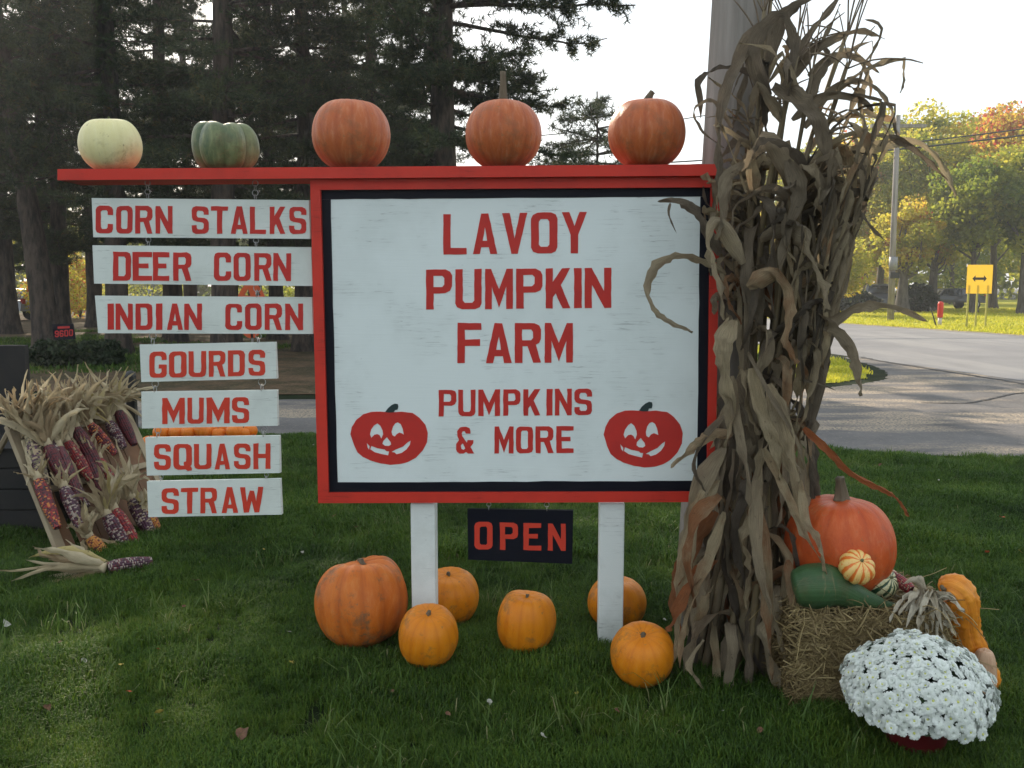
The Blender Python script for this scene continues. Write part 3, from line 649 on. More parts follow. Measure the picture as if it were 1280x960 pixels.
GP = [ # cx, cy, w, h, material, label, kwargs
 (453,747,112,112,M_pk_big,'big weathered orange pumpkin with deep ribs, left of the left post',dict(ribs=11,depth=.03,seed=3,lean=(.06,0),lump=.045,stem=(.018,.016,(.0,.0)),rot=.6,tilt=(-.1,-.10))),
 (535,793,76,80,M_pk_gold,'round golden pumpkin in front of the foot of the left post',dict(ribs=14,depth=.008,seed=4,stem=(.016,.009,(.004,.0)),tilt=(.30,.05),lump=.015)),
 (561,743,74,72,M_pk_gold,'scarred golden pumpkin half hidden behind the left post',dict(ribs=13,depth=.008,seed=5,stem=(.014,.009,(0,0)),tilt=(.2,.0),lump=.02)),
 (657.5,773.5,72,81,M_pk_gold,'tall narrow golden pumpkin standing alone between the two posts',dict(ribs=12,depth=.007,seed=6,stem=(.008,.009,(0,0)),tilt=(.06,.05),lump=.03,shape=1.8)),
 (771,765,73,64,M_pk_gold,'plain golden pumpkin behind the right post, showing on both sides',dict(ribs=12,depth=.008,seed=7,stem=(.01,.008,(0,0)),lump=.012)),
 (803,817,80,78,M_pk_gold,'round golden pumpkin in front of the right post, stem tipped forward',dict(ribs=13,depth=.009,seed=8,stem=(.012,.010,(.002,0)),tilt=(.42,-.05),lump=.012))]
for cx, cy, w, h, m, lab, kw in GP:
    b, rx, rz = round_on_ground(cx, cy, w, h)
    if cx == 771: k_ = 3.70 / b[1]; b = np.array((b[0] * k_, 3.70, b[2])); rx *= k_; rz *= k_ * 1.02
    squash('pumpkin', b, rx, rz * 1.02, m, lab, group='pumpkins on the grass below the sign', **kw)
def on_beam(cx, bot, w, h, off=-.035):
    p = SP(cx, bot, off); zt = SP(cx, 211.5 - (cx - 72) * 6.2 / 830, .05)[2]
    d = p[1] * cos(PITCH) + (CH - p[2]) * sin(PITCH); return np.array((p[0], p[1], zt)), w / 2 / F * d, h / 2 / F * d
b, rx, rz = on_beam(140, 210, 74, 70); squash('white_pumpkin', b, rx, rz, M_pk_cream, 'pale cream pumpkin at the left end of the red beam', ribs=12, depth=.004, seed=11, lump=.012, stem=(.018,.005,(.004,0),M_stemg), shape=.9, tilt=(.05, -.04))
b, rx, rz = on_beam(281, 209, 86, 65); squash('green_squash', b, rx, rz, M_pk_green, 'lumpy mottled green squash on the red beam beside the cream pumpkin', 'squash', ribs=7, depth=.12, seed=12, lump=.06, top=.20, shape=3.4, sharp=.8)
b, rx, rz = on_beam(440, 209, 96, 90); squash('pumpkin', b, rx, rz, M_pk_top, 'orange pumpkin without a stem on the beam, leftmost of the three orange ones', ribs=16, depth=.010, seed=13, lump=.012, group='orange pumpkins on the red beam', top=.1)
b, rx, rz = on_beam(629, 208, 96, 88); squash('pumpkin', b, rx, rz, M_pk_top, 'orange pumpkin with a tall pointed stem, middle one on the beam', ribs=18, depth=.006, seed=14, lump=.01, stem=(.115,.014,(-.002,0)), group='orange pumpkins on the red beam', top=.1)
b, rx, rz = on_beam(808, 207, 97, 88); squash('pumpkin', b, rx, rz, M_pk_top, 'orange pumpkin with a short cut stem at the right end of the beam', ribs=16, depth=.006, seed=15, lump=.01, stem=(.035,.014,(.02,0)), group='orange pumpkins on the red beam', top=.1)
# ------------------------------------------------------------------ trees
M_bark = simple('pine_bark', (.10, .075, .058), (.035, .028, .024), 9, .95, 1.0, .05, (1, 1, .25), lo=.4, hi=.6)
M_bark2 = simple('grey_bark', (.13, .115, .095), (.055, .048, .04), 7, .95, .9, .04, (1, 1, .3))
def tinted(name, cols, trans, rough=.6, tcols=None):
    m, nt, out = new_mat(name); t = attr(nt, 'tint'); c = ramp(nt, cols, t)
    finish(nt, out, c, rough, None, trans=trans, spec=.25, tcol=ramp(nt, tcols, t) if tcols else None); return m
M_needle = tinted('pine_needles', [(0, (.022, .034, .018)), (.5, (.048, .068, .032)), (.85, (.08, .10, .038)), (1, (.15, .10, .04))], .35)
M_leafR = tinted('autumn_leaves', [(0, (.06, .10, .018)), (.45, (.19, .21, .028)), (.7, (.40, .33, .04)), (.86, (.30, .20, .03)), (.93, (.34, .12, .03)), (1, (.36, .06, .04))], .55,
                 tcols=[(0, (.22, .30, .04)), (.45, (.46, .48, .06)), (.7, (.70, .62, .08)), (.86, (.80, .56, .08)), (.93, (.62, .22, .06)), (1, (.60, .10, .06))])
M_leafD = tinted('dark_shrub_leaves', [(0, (.012, .022, .010)), (.6, (.028, .045, .018)), (1, (.07, .08, .025))], .25)

def trunk_mesh(h, r0, r1, lean=(0, 0), seg=14, rings=26, seed=0, flare=.5):
    rg = np.random.default_rng(seed); V = []; ph = rg.random(6) * 6.28
    for i in range(rings):
        t = i / (rings - 1); z = h * t ** 1.25; r = r0 + (r1 - r0) * (z / h) + r0 * flare * math.exp(-z / .35)
        cx = lean[0] * z + .06 * sin(z * .5 + ph[0]); cy = lean[1] * z + .05 * sin(z * .45 + ph[1])
        for k in range(seg):
            a = 2 * pi * k / seg
            rr = r * (1 + .07 * sin(3 * a + ph[2] + z * .4) + .06 * sin(5 * a + ph[3] - z) + rg.normal(0, .025))
            V.append((cx + rr * cos(a), cy + rr * sin(a), z - .02))
    Fc = [(i*seg+k, i*seg+(k+1) % seg, (i+1)*seg+(k+1) % seg, (i+1)*seg+k) for i in range(rings-1) for k in range(seg)]
    return np.array(V), Fc, lambda z: np.array((lean[0]*z + .06*sin(z*.5+ph[0]), lean[1]*z + .05*sin(z*.45+ph[1]), z))
def pine_arrays(h, zlo, rmax, seed, dens=1.0, lean=(0, 0), r0=.36, gaps=.25, prof=None, nsize=.16, K=12, side=None):
    """trunk verts/faces and needle verts/faces/tints; limbs droop from the trunk and carry brushes of needles"""
    rg = np.random.default_rng(seed); TV, TF, cen = trunk_mesh(h, r0, min(.05, r0 * .25), lean, seed=seed)
    mb = MB(); mb.add(TV, TF); cs = []; ds = []; z = zlo
    while z < h - .3:
        t = (z - zlo) / (h - zlo)
        Rz = rmax * (prof(z) if prof else (1 - t) ** .7 * (.75 + .25 * min(1, t * 5)))
        for k in range(rg.integers(3, 6)):
            if rg.random() < gaps * (1.4 if t < .2 else .7): continue
            a = rg.random() * 2 * pi; L = Rz * (.65 + .45 * rg.random())
            if side is not None: L *= 1 + .35 * cos(a - side)
            n = 9; s = np.linspace(0, 1, n)
            up = .25 - .45 * rg.random(); wob = rg.normal(0, .10, (n, 3)).cumsum(0) * L / 9
            P = cen(z) + np.c_[cos(a) * s * L, sin(a) * s * L, up * s * L - .35 * s**2 * L * (.4 + rg.random() * .5) + .25 * s**3 * L] + wob * s[:, None]
            mb.tube(P, .035 * L / 3 * (1.05 - s) + .008, 5, cap=False)
            m = int(10 + 11 * L)
            for q in range(m):                                         # side twigs
                sq = .22 + .78 * rg.random() ** .8; pi_ = P[min(n-1, int(sq * (n-1)))] ; dirx = P[-1] - P[0]; dirx /= np.linalg.norm(dirx)
                tw = np.cross(dirx, (0, 0, 1)) * (1 if rg.random() < .5 else -1) * .9 + dirx * .6 + rg.normal(0, .25, 3); tw /= np.linalg.norm(tw)
                tl = (.25 + .6 * rg.random()) * (1.15 - sq * .6) * min(1.3, L * .45)
                if rg.random() < .35: mb.tube([pi_, pi_ + tw * tl], [.008, .004], 3, cap=False)
                kk = max(2, int(tl / .085 * dens))
                e = np.linspace(.15, 1, kk)[:, None]
                cs.append(pi_ + tw * tl * e + rg.normal(0, .03, (kk, 3))); ds.append(np.tile(tw, (kk, 1)))
        z += .22 + .20 * rg.random()
    C = np.concatenate(cs); D = np.concatenate(ds); n = len(C)
    d = np.repeat(D, K, 0) * .55 + rg.normal(0, .62, (n*K, 3)); d[:, 2] += .12; d /= np.linalg.norm(d, axis=1)[:, None]
    c = np.repeat(C, K, 0); w = np.cross(d, rg.normal(0, 1, (n*K, 3))); w /= np.linalg.norm(w, axis=1)[:, None] + 1e-9
    L = nsize * (.6 + .6 * rg.random((n*K, 1))); W = .0075 + .004 * rg.random((n*K, 1))
    V = np.stack([c - w * W, c + w * W, c + d * L], 1).reshape(-1, 3); Fc = np.arange(n*K*3).reshape(-1, 3)
    tint = np.repeat(np.clip(np.repeat(rg.random(n) * .7 + .1 * rg.random(n), K) + .25 * rg.random(n*K), 0, 1), 3)
    return np.concatenate(mb.v), mb.f, V, Fc, tint
PV = {}
def pine(key, x, y, label, rz=0.0, sc=1.0, group='tall pines behind the sign', **kw):
    if key not in PV:
        tv, tf_, nv_, nf, nt_ = pine_arrays(**kw)
        r = empty('pine_tree', (0, 0, 0), label, 'tree', group)
        mk('trunk', tv, tf_, M_bark, r, True, local=True); mk('crown', nv_, nf, M_needle, r, False, {'tint': nt_}, local=True)
        PV[key] = r; o = r
    else: o = dup(PV[key])
    o['label'] = label; o.location = (x, y, 0); o.rotation_euler = (0, 0, rz); o.scale = (sc, sc, sc)
    return o
def gx(px, Y): return (px - 640) / F * (Y * cos(PITCH) + (CH - .3) * sin(PITCH))
A = dict(h=15, zlo=2.3, rmax=3.4, seed=21, dens=.85, r0=.26, gaps=.38)
B = dict(h=14, zlo=2.6, rmax=3.2, seed=22, dens=.8, r0=.24, gaps=.42)
Cc = dict(h=16, zlo=3.2, rmax=3.6, seed=23, dens=.85, r0=.28, gaps=.34)
W = dict(h=15, zlo=2.2, rmax=1.0, seed=24, dens=1.1, r0=.30, gaps=.12, prof=lambda z: 2.35 if z < 5.5 else (2.35 + (z - 5.5) * .7 if z < 8.5 else max(.3, 4.45 * (1 - (z - 8.5) / 7.0))), side=0.0)
L_ = dict(h=13, zlo=3.6, rmax=3.0, seed=25, dens=.8, r0=.27, gaps=.4, lean=(-.085, .0))
pine('L', gx(58, 19.5), 19.5, 'leaning pine with rough bark at the far left, its trunk slanting left', **L_)
pine('A', gx(80, 26), 26, 'straight pine behind the black number sign', .5, **A)
pine('B', gx(150, 19.2), 19.2, 'pine whose trunk foot shows left of the GOURDS board', 1.0, **B)
pine('C', gx(288, 18.6), 18.6, 'thick grey pine trunk behind the hanging boards, below the green squash', 2.1, **Cc)
pine('W', gx(560, 17.5), 17.5, 'wide pine behind the middle of the big sign, boughs reaching right', 0, **W)
pine('A', gx(385, 20.5), 20.5, 'pine with its trunk just left of the stemless pumpkin', 2.9, .95)
pine('B', gx(345, 25), 25, 'thin pine between the thick grey trunk and the sign frame', 4.0, .9)
pine('C', gx(470, 24), 24, 'pine behind the white sign, over the stemless pumpkin', .8, .85)
pine('A', gx(215, 24), 24, 'pine standing between the green squash and the cream pumpkin', 5.0, 1.0)
pine('B', gx(10, 28), 28, 'pine at the left edge, behind the leaning trunk', 5.5, 1.1)
pine('C', gx(120, 33), 33, 'far pine left of the cream pumpkin', 3.3, 1.0)
pine('A', gx(320, 34), 34, 'far pine seen between squash and stemless pumpkin', 1.6, 1.0)
pine('B', gx(440, 32), 32, 'far pine hidden mostly by the stemless pumpkin', 2.4, 1.0)
pine('C', gx(-90, 22), 22, 'pine just outside the left edge, boughs reaching in', 1.1, 1.0)
pine('B', gx(545, 30), 30, 'far slim pine at the right side of the grove', 4.4, .8)
pine('A', gx(-20, 36), 36, 'farthest pine at the left edge, deep in the grove', 1.9, 1.0)
pine('C', gx(240, 37), 37, 'far pine deep in the grove, over the CORN STALKS board', 4.9, 1.0)
pine('B', gx(390, 38), 38, 'far pine deep in the grove, just left of the stemless pumpkin', .9, 1.0)
pine('A', gx(505, 37), 37, 'far pine deep in the grove, right of the stemless pumpkin', 3.7, .85)
pine('B', gx(60, 40), 40, 'deepest pine of the grove, left of the cream pumpkin', 2.2, 1.0)
o = pine('S', gx(742, 24), 24, 'small thin-topped pine seen over the sign between two pumpkins', 0, 1, h=6.6, zlo=1.4, rmax=1.0, seed=31, dens=.75, r0=.07, gaps=.12, nsize=.2, K=9, prof=lambda z: 1.9 if z < 5.6 else max(.5, 1.9 - (z - 5.6) * 1.5))
PR = [0, .48, 3.69, 5.29, 0, .39, 5.4, 3.31, 3.47, 5.5, 4.82, .9, 3.05, 2.31, 3.44, 1.9, 4.9, .9, 3.7, 2.2, 0]      # how each pine is turned
for o, a in zip(sorted((o for o in bpy.data.objects if o.name.startswith('pine_tree')), key=lambda o: o.name), PR): o.rotation_euler.z = a
# ---- leafy trees
def leaf_quads(C, size, rg, tint, flat=.0):
    n = len(C); a = rg.normal(0, 1, (n, 3)); a /= np.linalg.norm(a, axis=1)[:, None]; b = np.cross(a, rg.normal(0, 1, (n, 3))); b /= np.linalg.norm(b, axis=1)[:, None]
    s = size * (.6 + .8 * rg.random((n, 1))); 
    V = np.stack([C - a*s*.5, C + b*s*.34 - a*s*.05, C + a*s*.5, C - b*s*.34 - a*s*.05], 1).reshape(-1, 3)
    return V, np.arange(4*n).reshape(-1, 4), np.repeat(tint, 4)
def leafy_tree(x, y, h, rad, zlo, label, seed, hue=.3, hvar=.25, n=9000, size=.2, r0=.2, name='deciduous_tree', mat=None, group='leafy trees across the road', clumps=46, red=0.0, cat='tree', trunkmat=None):
    n = int(n * 1.6); hue = min(hue + .13, .62); hvar *= .62; rg = np.random.default_rng(seed); r = empty(name, (x, y, 0), label, cat, group)
    TV, TF, cen = trunk_mesh(h * .75, r0, .04, (rg.normal(0, .03), 0), seed=seed, seg=10, rings=16); mb = MB(); mb.add(TV, TF)
    cc = []; 
    for k in range(clumps):
        for _ in range(20):
            q = rg.normal(0, .5, 3); 
            if .45 < np.linalg.norm(q) < 1: break
        c = np.array((q[0]*rad, q[1]*rad, zlo + (h - zlo) * (.5 + .5 * q[2]))); 
        if c[2] < zlo: c[2] = zlo + rg.random() * .6
        cc.append(c)
        if k < 16:
            z0 = zlo * .7 + (c[2] - zlo) * .45; p0 = cen(max(.5, min(z0, h*.7)))
            mid = (p0 + c) / 2 + np.array((0, 0, -.25)) + rg.normal(0, .2, 3)
            mb.tube([p0, mid, c], [r0 * .35, r0 * .2, .015], 5, cap=False)
    cc = np.array(cc); cs = rad * (.20 + .22 * rg.random(len(cc))); ch = np.clip(hue + rg.normal(0, hvar, len(cc)) + .25 * red * (cc[:, 2] > h * .6), 0, 1)
    i = rg.integers(0, len(cc), n); d = rg.normal(0, 1, (n, 3)); d /= np.linalg.norm(d, axis=1)[:, None]
    P = cc[i] + d * (cs[i] * (.35 + .75 * rg.random(n) ** .5))[:, None] * np.array((1, 1, .75))
    P[:, 2] = np.maximum(P[:, 2], .15)
    t = np.clip(ch[i] + rg.normal(0, .09, n), 0, 1)
    V, Fc, T = leaf_quads(P, size * .8, rg, t)
    mb.make('trunk', trunkmat or M_bark2, r, True, local=True)
    mk('crown', V, Fc, mat or M_leafR, r, False, {'tint': T}, local=True); return r
def LT(px, Y, ptop, wpx, pz, label, seed, **kw):
    """tree at column px, distance Y, top row ptop, crown width in rows of the picture at that distance, crown bottom row pz"""
    d = Y * cos(PITCH); h = atY(px, ptop, Y)[2]; zl = max(.2, atY(px, pz, Y)[2]); return leafy_tree(gx(px, Y), Y, h, wpx / 2 / F * d * 1.25, zl, label, seed, **kw)
LT(1240, 62, 118, 130, 330, 'green tree with a red flushed top at the right edge', 41, hue=.25, red=1.6, n=11000, size=.32, r0=.3)
LT(1165, 56, 128, 110, 320, 'tall yellow green tree right of the far utility pole', 42, hue=.36, n=11000, size=.30, r0=.28)
LT(1100, 64, 132, 110, 330, 'tall tree with feathery top behind the far utility pole', 43, hue=.40, n=10000, size=.32, r0=.3)
LT(1052, 60, 158, 125, 345, 'olive yellow tree right behind the corn stalks', 44, hue=.52, n=11000, size=.30)
LT(1038, 46, 290, 80, 374, 'low bright yellow tree right beside the corn stalks', 45, hue=.66, hvar=.12, n=6500, size=.2, r0=.09)
LT(1128, 50, 250, 60, 345, 'grey trunked tree close behind the far utility pole', 46, hue=.50, red=.3, n=5000, size=.24, r0=.38)
LT(1168, 54, 260, 55, 330, 'small tree with a few orange leaves, left of the yellow sign', 47, hue=.62, hvar=.2, n=4500, size=.24)
LT(1215, 50, 205, 95, 315, 'dark leaved tree behind the yellow sign', 48, hue=.22, n=8000, size=.28, r0=.22)
LT(1275, 48, 170, 70, 310, 'dark trunked tree at the right edge behind the yellow sign', 49, hue=.2, n=7000, size=.28, r0=.22)
LT(1330, 55, 120, 130, 320, 'tree beyond the right edge reaching into view', 50, hue=.3, red=1.0, n=8000, size=.3)
LT(985, 66, 200, 90, 350, 'far tree glimpsed through the corn leaves', 51, hue=.5, n=6000, size=.34)
LT(1190, 78, 150, 150, 360, 'far tree closing the gap behind the others', 52, hue=.2, n=9000, size=.42)
LT(1080, 84, 165, 150, 360, 'farthest tree behind the utility pole', 53, hue=.3, n=8000, size=.42)
LT(1290, 80, 150, 150, 360, 'far tree deep behind the right edge', 54, hue=.2, n=8000, size=.42)
def bush(px, Y, w, h, label, seed, hue, mat=None, size=.09, n=2600, group=None, name='shrub', cat='shrub', depth=1.0):
    rg = np.random.default_rng(seed); d = rg.normal(0, 1, (n, 3)); d /= np.linalg.norm(d, axis=1)[:, None]
    rr_ = (.72 + .3 * rg.random(n)) * (1 + .10 * np.sin(5*d[:, 0] + seed) + .08 * np.sin(7*d[:, 1]) + .08*np.sin(9*d[:, 2]))
    P = d * rr_[:, None] * np.array((w/2, w/2*depth, h/2)) + np.array((0, 0, h/2)); P[:, 2] = np.abs(P[:, 2])
    V, Fc, T = leaf_quads(P, size, rg, np.clip(hue + rg.normal(0, .16, n), 0, 1))
    r = empty(name, (gx(px, Y), Y, 0), label, cat, group); mk('foliage', V, Fc, mat or M_leafD, r, False, {'tint': T}, local=True)
    mb = MB(); 
    for k in range(5):
        a = k * 1.3; mb.tube([(0, 0, -.02), (.25*w*cos(a)*.5, .25*w*depth*sin(a)*.5, h*.35), (.4*w*cos(a), .4*w*depth*sin(a), h*.7)], [.03, .02, .008], 5)
    mb.make('stem', M_bark2, r, True, local=True); return r
bush(68, 16.2, .85, .48, 'low dark rounded shrub behind the husks, left one of two', 61, .5, group='dark shrubs under the pines')
bush(122, 16.4, .95, .46, 'low dark rounded shrub below the black number sign', 62, .5, group='dark shrubs under the pines')
bush(1060, 52, 4.2, 1.2, 'dark clipped hedge below the yellow tree', 63, .3, size=.2, n=3500, group=None, depth=.5, name='hedge', cat='hedge')
bush(1148, 52, 2.2, 1.6, 'dark round shrub between the two parked cars', 64, .35, size=.18, n=2600)
def yb(px, Y, w, h, label, seed, hue=.68):
    return bush(px, Y, w, h, label, seed, hue, mat=M_leafR, size=.12, n=3000, group='pale lit undergrowth beyond the pines')
yb(68, 40, 2.8, 2.4, 'yellow leafy bush left of the black number sign', 65, .72)
yb(100, 42, 1.8, 2.9, 'yellow bush right behind the black number sign', 66, .75)
yb(30, 48, 5, 5.5, 'tall thin olive sapling between the two left trunks', 67, .5)
yb(110, 46, 5, 6.6, 'olive sapling behind the left end of the beam', 68, .5)
yb(190, 50, 5, 3, 'olive undergrowth behind the wide boards', 69, .4)
yb(330, 44, 4, 2.6, 'olive undergrowth left of the red frame', 70, .4)
# the far wood closing the horizon: one mass that nobody could count
def far_wood(name, x0, x1, y, h, seed, n, mat, hue, size):
    rg = np.random.default_rng(seed); X = x0 + (x1 - x0) * rg.random(n); top = h * (.62 + .38 * (.5 + .5 * np.sin(X * .23 + seed) * np.sin(X * .071 + 1)) + .12 * np.sin(X * .9))
    Z = top * rg.random(n) ** .8; Yy = y + rg.normal(0, 2.5, n) - 2 * np.sin(X * .4)
    V, Fc, T = leaf_quads(np.c_[X, Yy, Z], size, rg, np.clip(hue + .25 * np.sin(X * .31) + rg.normal(0, .13, n), 0, 1))
    return props(mk(name, V, Fc, mat, None, False, {'tint': T}), kind='stuff')
far_wood('distant_wood', -95, -6, 78, 9.5, 3, 26000, M_leafR, .28, .75)
far_wood('distant_wood', 20, 150, 108, 14, 5, 26000, M_leafR, .25, .95)
far_wood('distant_wood', -10, 36, 118, 4.0, 7, 5000, M_leafD, .3, .9)

# ------------------------------------------------------------------ big utility pole, far pole and wires
M_pole = simple('weathered_pole_wood', (.34, .31, .28), (.19, .17, .15), 12, .9, .9, .012, (1, 1, .06), lo=.35, hi=.65)
pt = SP(913, 203, -.19); lean = .036
base = np.array((pt[0] - lean * pt[2], pt[1], 0.0)); up = empty('utility_pole', base, 'weathered wooden utility pole behind the bundle of corn stalks', 'utility pole')
mb = MB(); zz = np.linspace(-.1, 8.5, 22); mb.tube([(lean * z, 0, z) for z in zz], [.118 - .0035 * z for z in zz], 28, ridge=lambda th, s: 1 + .015 * sin(9*th + 2*s) + .012 * sin(17*th))
mb.make('shaft', M_pole, up, True, local=True)
mb = MB(); mb.box((-1.1, -.06, 0), (1.1, .06, .13), Matrix.Translation((lean * 7.9, -.13, 7.9))); mb.make('crossarm', M_pole, up, local=True)
fb = gnd(1114, 402); fp = empty('utility_pole', (gx(1113.5, 38), 38, 0), 'slim far utility pole on the verge across the road', 'utility pole')
mb = MB(); mb.tube([(0, 0, -.1), (-.05, 0, 4), (-.08, 0, 8.6)], [.14, .12, .10], 12); mb.make('shaft', M_pole, fp, True, local=True)
M_dark = simple('dark_metal', (.02, .02, .022), (.035, .035, .035), 20, .5)
M_greyp = simple('grey_plastic', (.22, .22, .23), (.3, .3, .3), 20, .5)
mb = MB(); mb.tube([(0, -.02, 2.2), (-.01, -.02, 2.75)], .17, 12); mb.make('sheath', M_greyp, fp, True, local=True)
mb = MB(); mb.box((-.2, -.24, 1.85), (.2, -.1, 2.1)); mb.make('meter_box', M_dark, fp, local=True)
mb = MB(); mb.box((-1.2, -.07, 8.1), (1.1, .07, 8.24)); mb.make('crossarm', M_pole, fp, local=True)
def wire(a, b, sag, r, lab):
    a = np.array(a); b = np.array(b); s = np.linspace(0, 1, 40); P = a + (b - a) * s[:, None]; P[:, 2] -= sag * 4 * s * (1 - s)
    c = P.mean(0); mb = MB(); mb.tube(P - c, r, 5); o = mb.make('overhead_wire', M_dark, None, True); o.location = tuple(c); return props(o, lab, 'wire', 'overhead wires along the road')
wire(atY(560, 214, 34), atY(1420, 140, 42), .5, .030, 'upper dark overhead wire crossing in front of the far trees')
wire(atY(560, 217, 34), atY(1420, 149, 42), .5, .040, 'lower dark overhead wire crossing in front of the far trees')
wire(atY(640, 172, 34), atY(1000, 122, 36), .2, .02, 'thin single wire high between the beam pumpkin and the pole')

# ------------------------------------------------------------------ roadside: yellow sign, red marker, cars, number sign
def yellow():
    m, nt, out = new_mat('yellow_sign_sheet'); finish(nt, out, ramp(nt, [(.3, (.85, .60, .08)), (.7, (.88, .66, .12))], noise(nt, coords(nt), 5)), .4, None, trans=.45, tcol=(1.0, .80, .2)); return m
M_yel = yellow(); M_ypost = simple('yellow_green_post', (.45, .40, .08), (.35, .33, .08), 10, .6); M_redp = simple('red_marker_plastic', (.65, .04, .02), (.5, .03, .02), 10, .5)
M_whp = simple('off_white_plastic', (.6, .55, .48), (.5, .45, .4), 10, .5)
Y = 32.0; xs = [gx(p, Y) for p in (1205.5, 1237.5)]; zt = atY(1220, 331, Y)[2]; zb = atY(1220, 367, Y)[2]; xc = (xs[0] + xs[1]) / 2
ys = empty('road_sign', (xc, Y, 0), 'square yellow road sign with a double arrow on three thin posts', 'road sign')
hw = (xs[1] - xs[0]) / 2
bevel(MB().box((-hw, -.006, zb), (hw, .0, zt)).make('sign_panel', M_yel, ys, local=True), .003)
zc = (zt + zb) / 2 + .02
arrow = [(-.26,0),(-.15,.12),(-.15,.045),(.15,.045),(.15,.12),(.26,0),(.15,-.12),(.15,-.045),(-.15,-.045),(-.15,-.12)]
mk('arrow', [(x, -.0085, zc + z) for x, z in arrow], [tuple(t) for t in tessellate_polygon([[Vector((x, z, 0)) for x, z in arrow]])], M_dark, ys, local=True)
for px in (1209, 1220, 1232.5):
    x = gx(px, Y) - xc; MB().box((x - .03, .003, -.05), (x + .03, .04, zb + .3)).make('post', M_ypost, ys, local=True)
Y = 33.0; rm = empty('marker_post', (gx(1175, Y), Y, 0), 'short red marker post on the sunny verge left of the yellow sign', 'marker post')
mb = MB(); mb.lathe([(0, 0), (.07, 0), (.07, .35), (0, .35)], seg=12); mb.make('base_sleeve', M_whp, rm, True, local=True)
mb = MB(); mb.lathe([(.09, .35), (.10, .4), (.10, .85), (.085, .92), (0, .95)], seg=12); mb.make('post', M_redp, rm, True, local=True)
mb = MB(); mb.tube([(.1, 0, 0), (.0, 0, .3), (-.16, 0, .75)], [.03, .025, .015], 6); o = mb.make('leaning_stick', M_dark, None, True); o.location = (gx(1167.5, Y), Y, 0); props(o, 'thin dark stick leaning in the verge beside the red marker post', 'stick')

def glass(name='car_glass'):
    m, nt, out = new_mat(name); finish(nt, out, (.02, .025, .03), .06, spec=.8); return m
M_glass = glass(); M_tyre = simple('tyre_rubber', (.02, .02, .02), (.03, .03, .03), 20, .8); M_rim = simple('wheel_rim', (.5, .5, .52), (.4, .4, .4), 20, .3, metal=.8)
M_lamp = simple('lamp_lens', (.7, .7, .68), (.6, .6, .6), 20, .15); M_tail = simple('tail_lens', (.4, .02, .02), (.3, .02, .02), 20, .2)
def carpaint(n, c):
    m, nt, out = new_mat(n); finish(nt, out, c, .3, noise(nt, coords(nt), 2), .02, .01, spec=.5, coat=.6); return m
def car(x, y, rz, paint_, label, suv=True):
    r = empty('parked_car', (x, y, 0), label, 'car', 'parked cars', rz)
    hb, ht = (1.0, 1.72) if suv else (.88, 1.42)
    prof = [(-2.25,.42),(-2.3,.75),(-2.2,hb),(-1.75,hb+.04),(-1.35,ht-.06),(-1.1,ht),(.55,ht-.02),(.95,ht-.1),(1.35,hb+.08),(2.05,hb-.1),(2.28,.72),(2.3,.42)]
    mb = MB(); n = len(prof); V = []
    for s in (-1, -.93, .93, 1):
        for (px, pz) in prof:
            k = max(0, (pz - hb) / (ht - hb)); w = .90 - .17 * k; ww = w * (1 if abs(s) > .95 else .97); inset = 0 if abs(s) < .95 else .03
            V.append((px * (1 - inset * .6), s / abs(s) * (w - .05 if abs(s) == 1 else w) if False else (1 if s > 0 else -1) * (w if abs(s) < .95 else w - .0), pz) if abs(s) < .95 else (px * .975, (1 if s > 0 else -1) * (w + .0), max(.45, pz - .03) if pz > .5 else .46))
    order = [0, 1, 2, 3]
    for i in range(n - 1): mb_f = None
    Fc = [(j*n+i, (j+1)*n+i, (j+1)*n+i+1, j*n+i+1) for j in (1,) for i in range(n-1)]
    Fc += [(j*n+i, (j+1)*n+i, (j+1)*n+i+1, j*n+i+1) for j in (0, 2) for i in range(n-1)]
    Fc += [tuple(range(n)), tuple(3*n + i for i in range(n))[::-1], (0, n, 2*n, 3*n), (n-1, 4*n-1, 3*n-1, 2*n-1)]
    mk('body', V, Fc, paint_, r, False, local=True)
    zg = hb + .06; zr = ht - .08
    for s in (-1, 1):
        y0 = s * .905; y1 = s * .775
        mk('side_window', [(-1.5, y0, zg), (-.35, y0, zg), (-.35, y1, zr), (-1.2, y1, zr)], [(0,1,2,3)], M_glass, r, local=True)
        mk('side_window', [(-.25, y0, zg), (1.15, y0, zg), (.82, y1, zr), (-.25, y1, zr)], [(0,1,2,3)], M_glass, r, local=True)
    mk('windscreen', [(1.42, -.74, hb+.10), (1.42, .74, hb+.10), (1.02, .62, ht-.12), (1.02, -.62, ht-.12)], [(0,1,2,3)], M_glass, r, local=True)
    mk('rear_window', [(-1.80, -.74, hb+.10), (-1.80, .74, hb+.10), (-1.42, .62, ht-.12), (-1.42, -.62, ht-.12)], [(0,1,2,3)], M_glass, r, local=True)
    for wx in (-1.4, 1.4):
        for s in (-1, 1):
            mb = MB(); mb.tube([(wx, s*.70, .34), (wx, s*.92, .34)], .34, 20); t = mb.make('wheel', M_tyre, r, False, local=True)
            mb = MB(); mb.tube([(wx, s*.90, .34), (wx, s*.935, .34)], .21, 16); mb.make('rim', M_rim, t, local=True)
    for s in (-1, 1):
        MB().box((2.2, s*.66-.16, .68), (2.31, s*.66+.16, .84)).make('headlight', M_lamp, r, local=True)
        MB().box((-2.31, s*.72-.1, .74), (-2.22, s*.72+.1, .98)).make('tail_light', M_tail, r, local=True)
    return r
car(gx(1098, 58), 58, radians(250), carpaint('dark_grey_paint', (.10, .11, .13)), 'dark grey car seen end on, left of the far utility pole')
car(gx(1185, 60), 60, radians(190), carpaint('black_car_paint', (.02, .02, .025)), 'black car parked broadside under the trees left of the yellow sign', False)
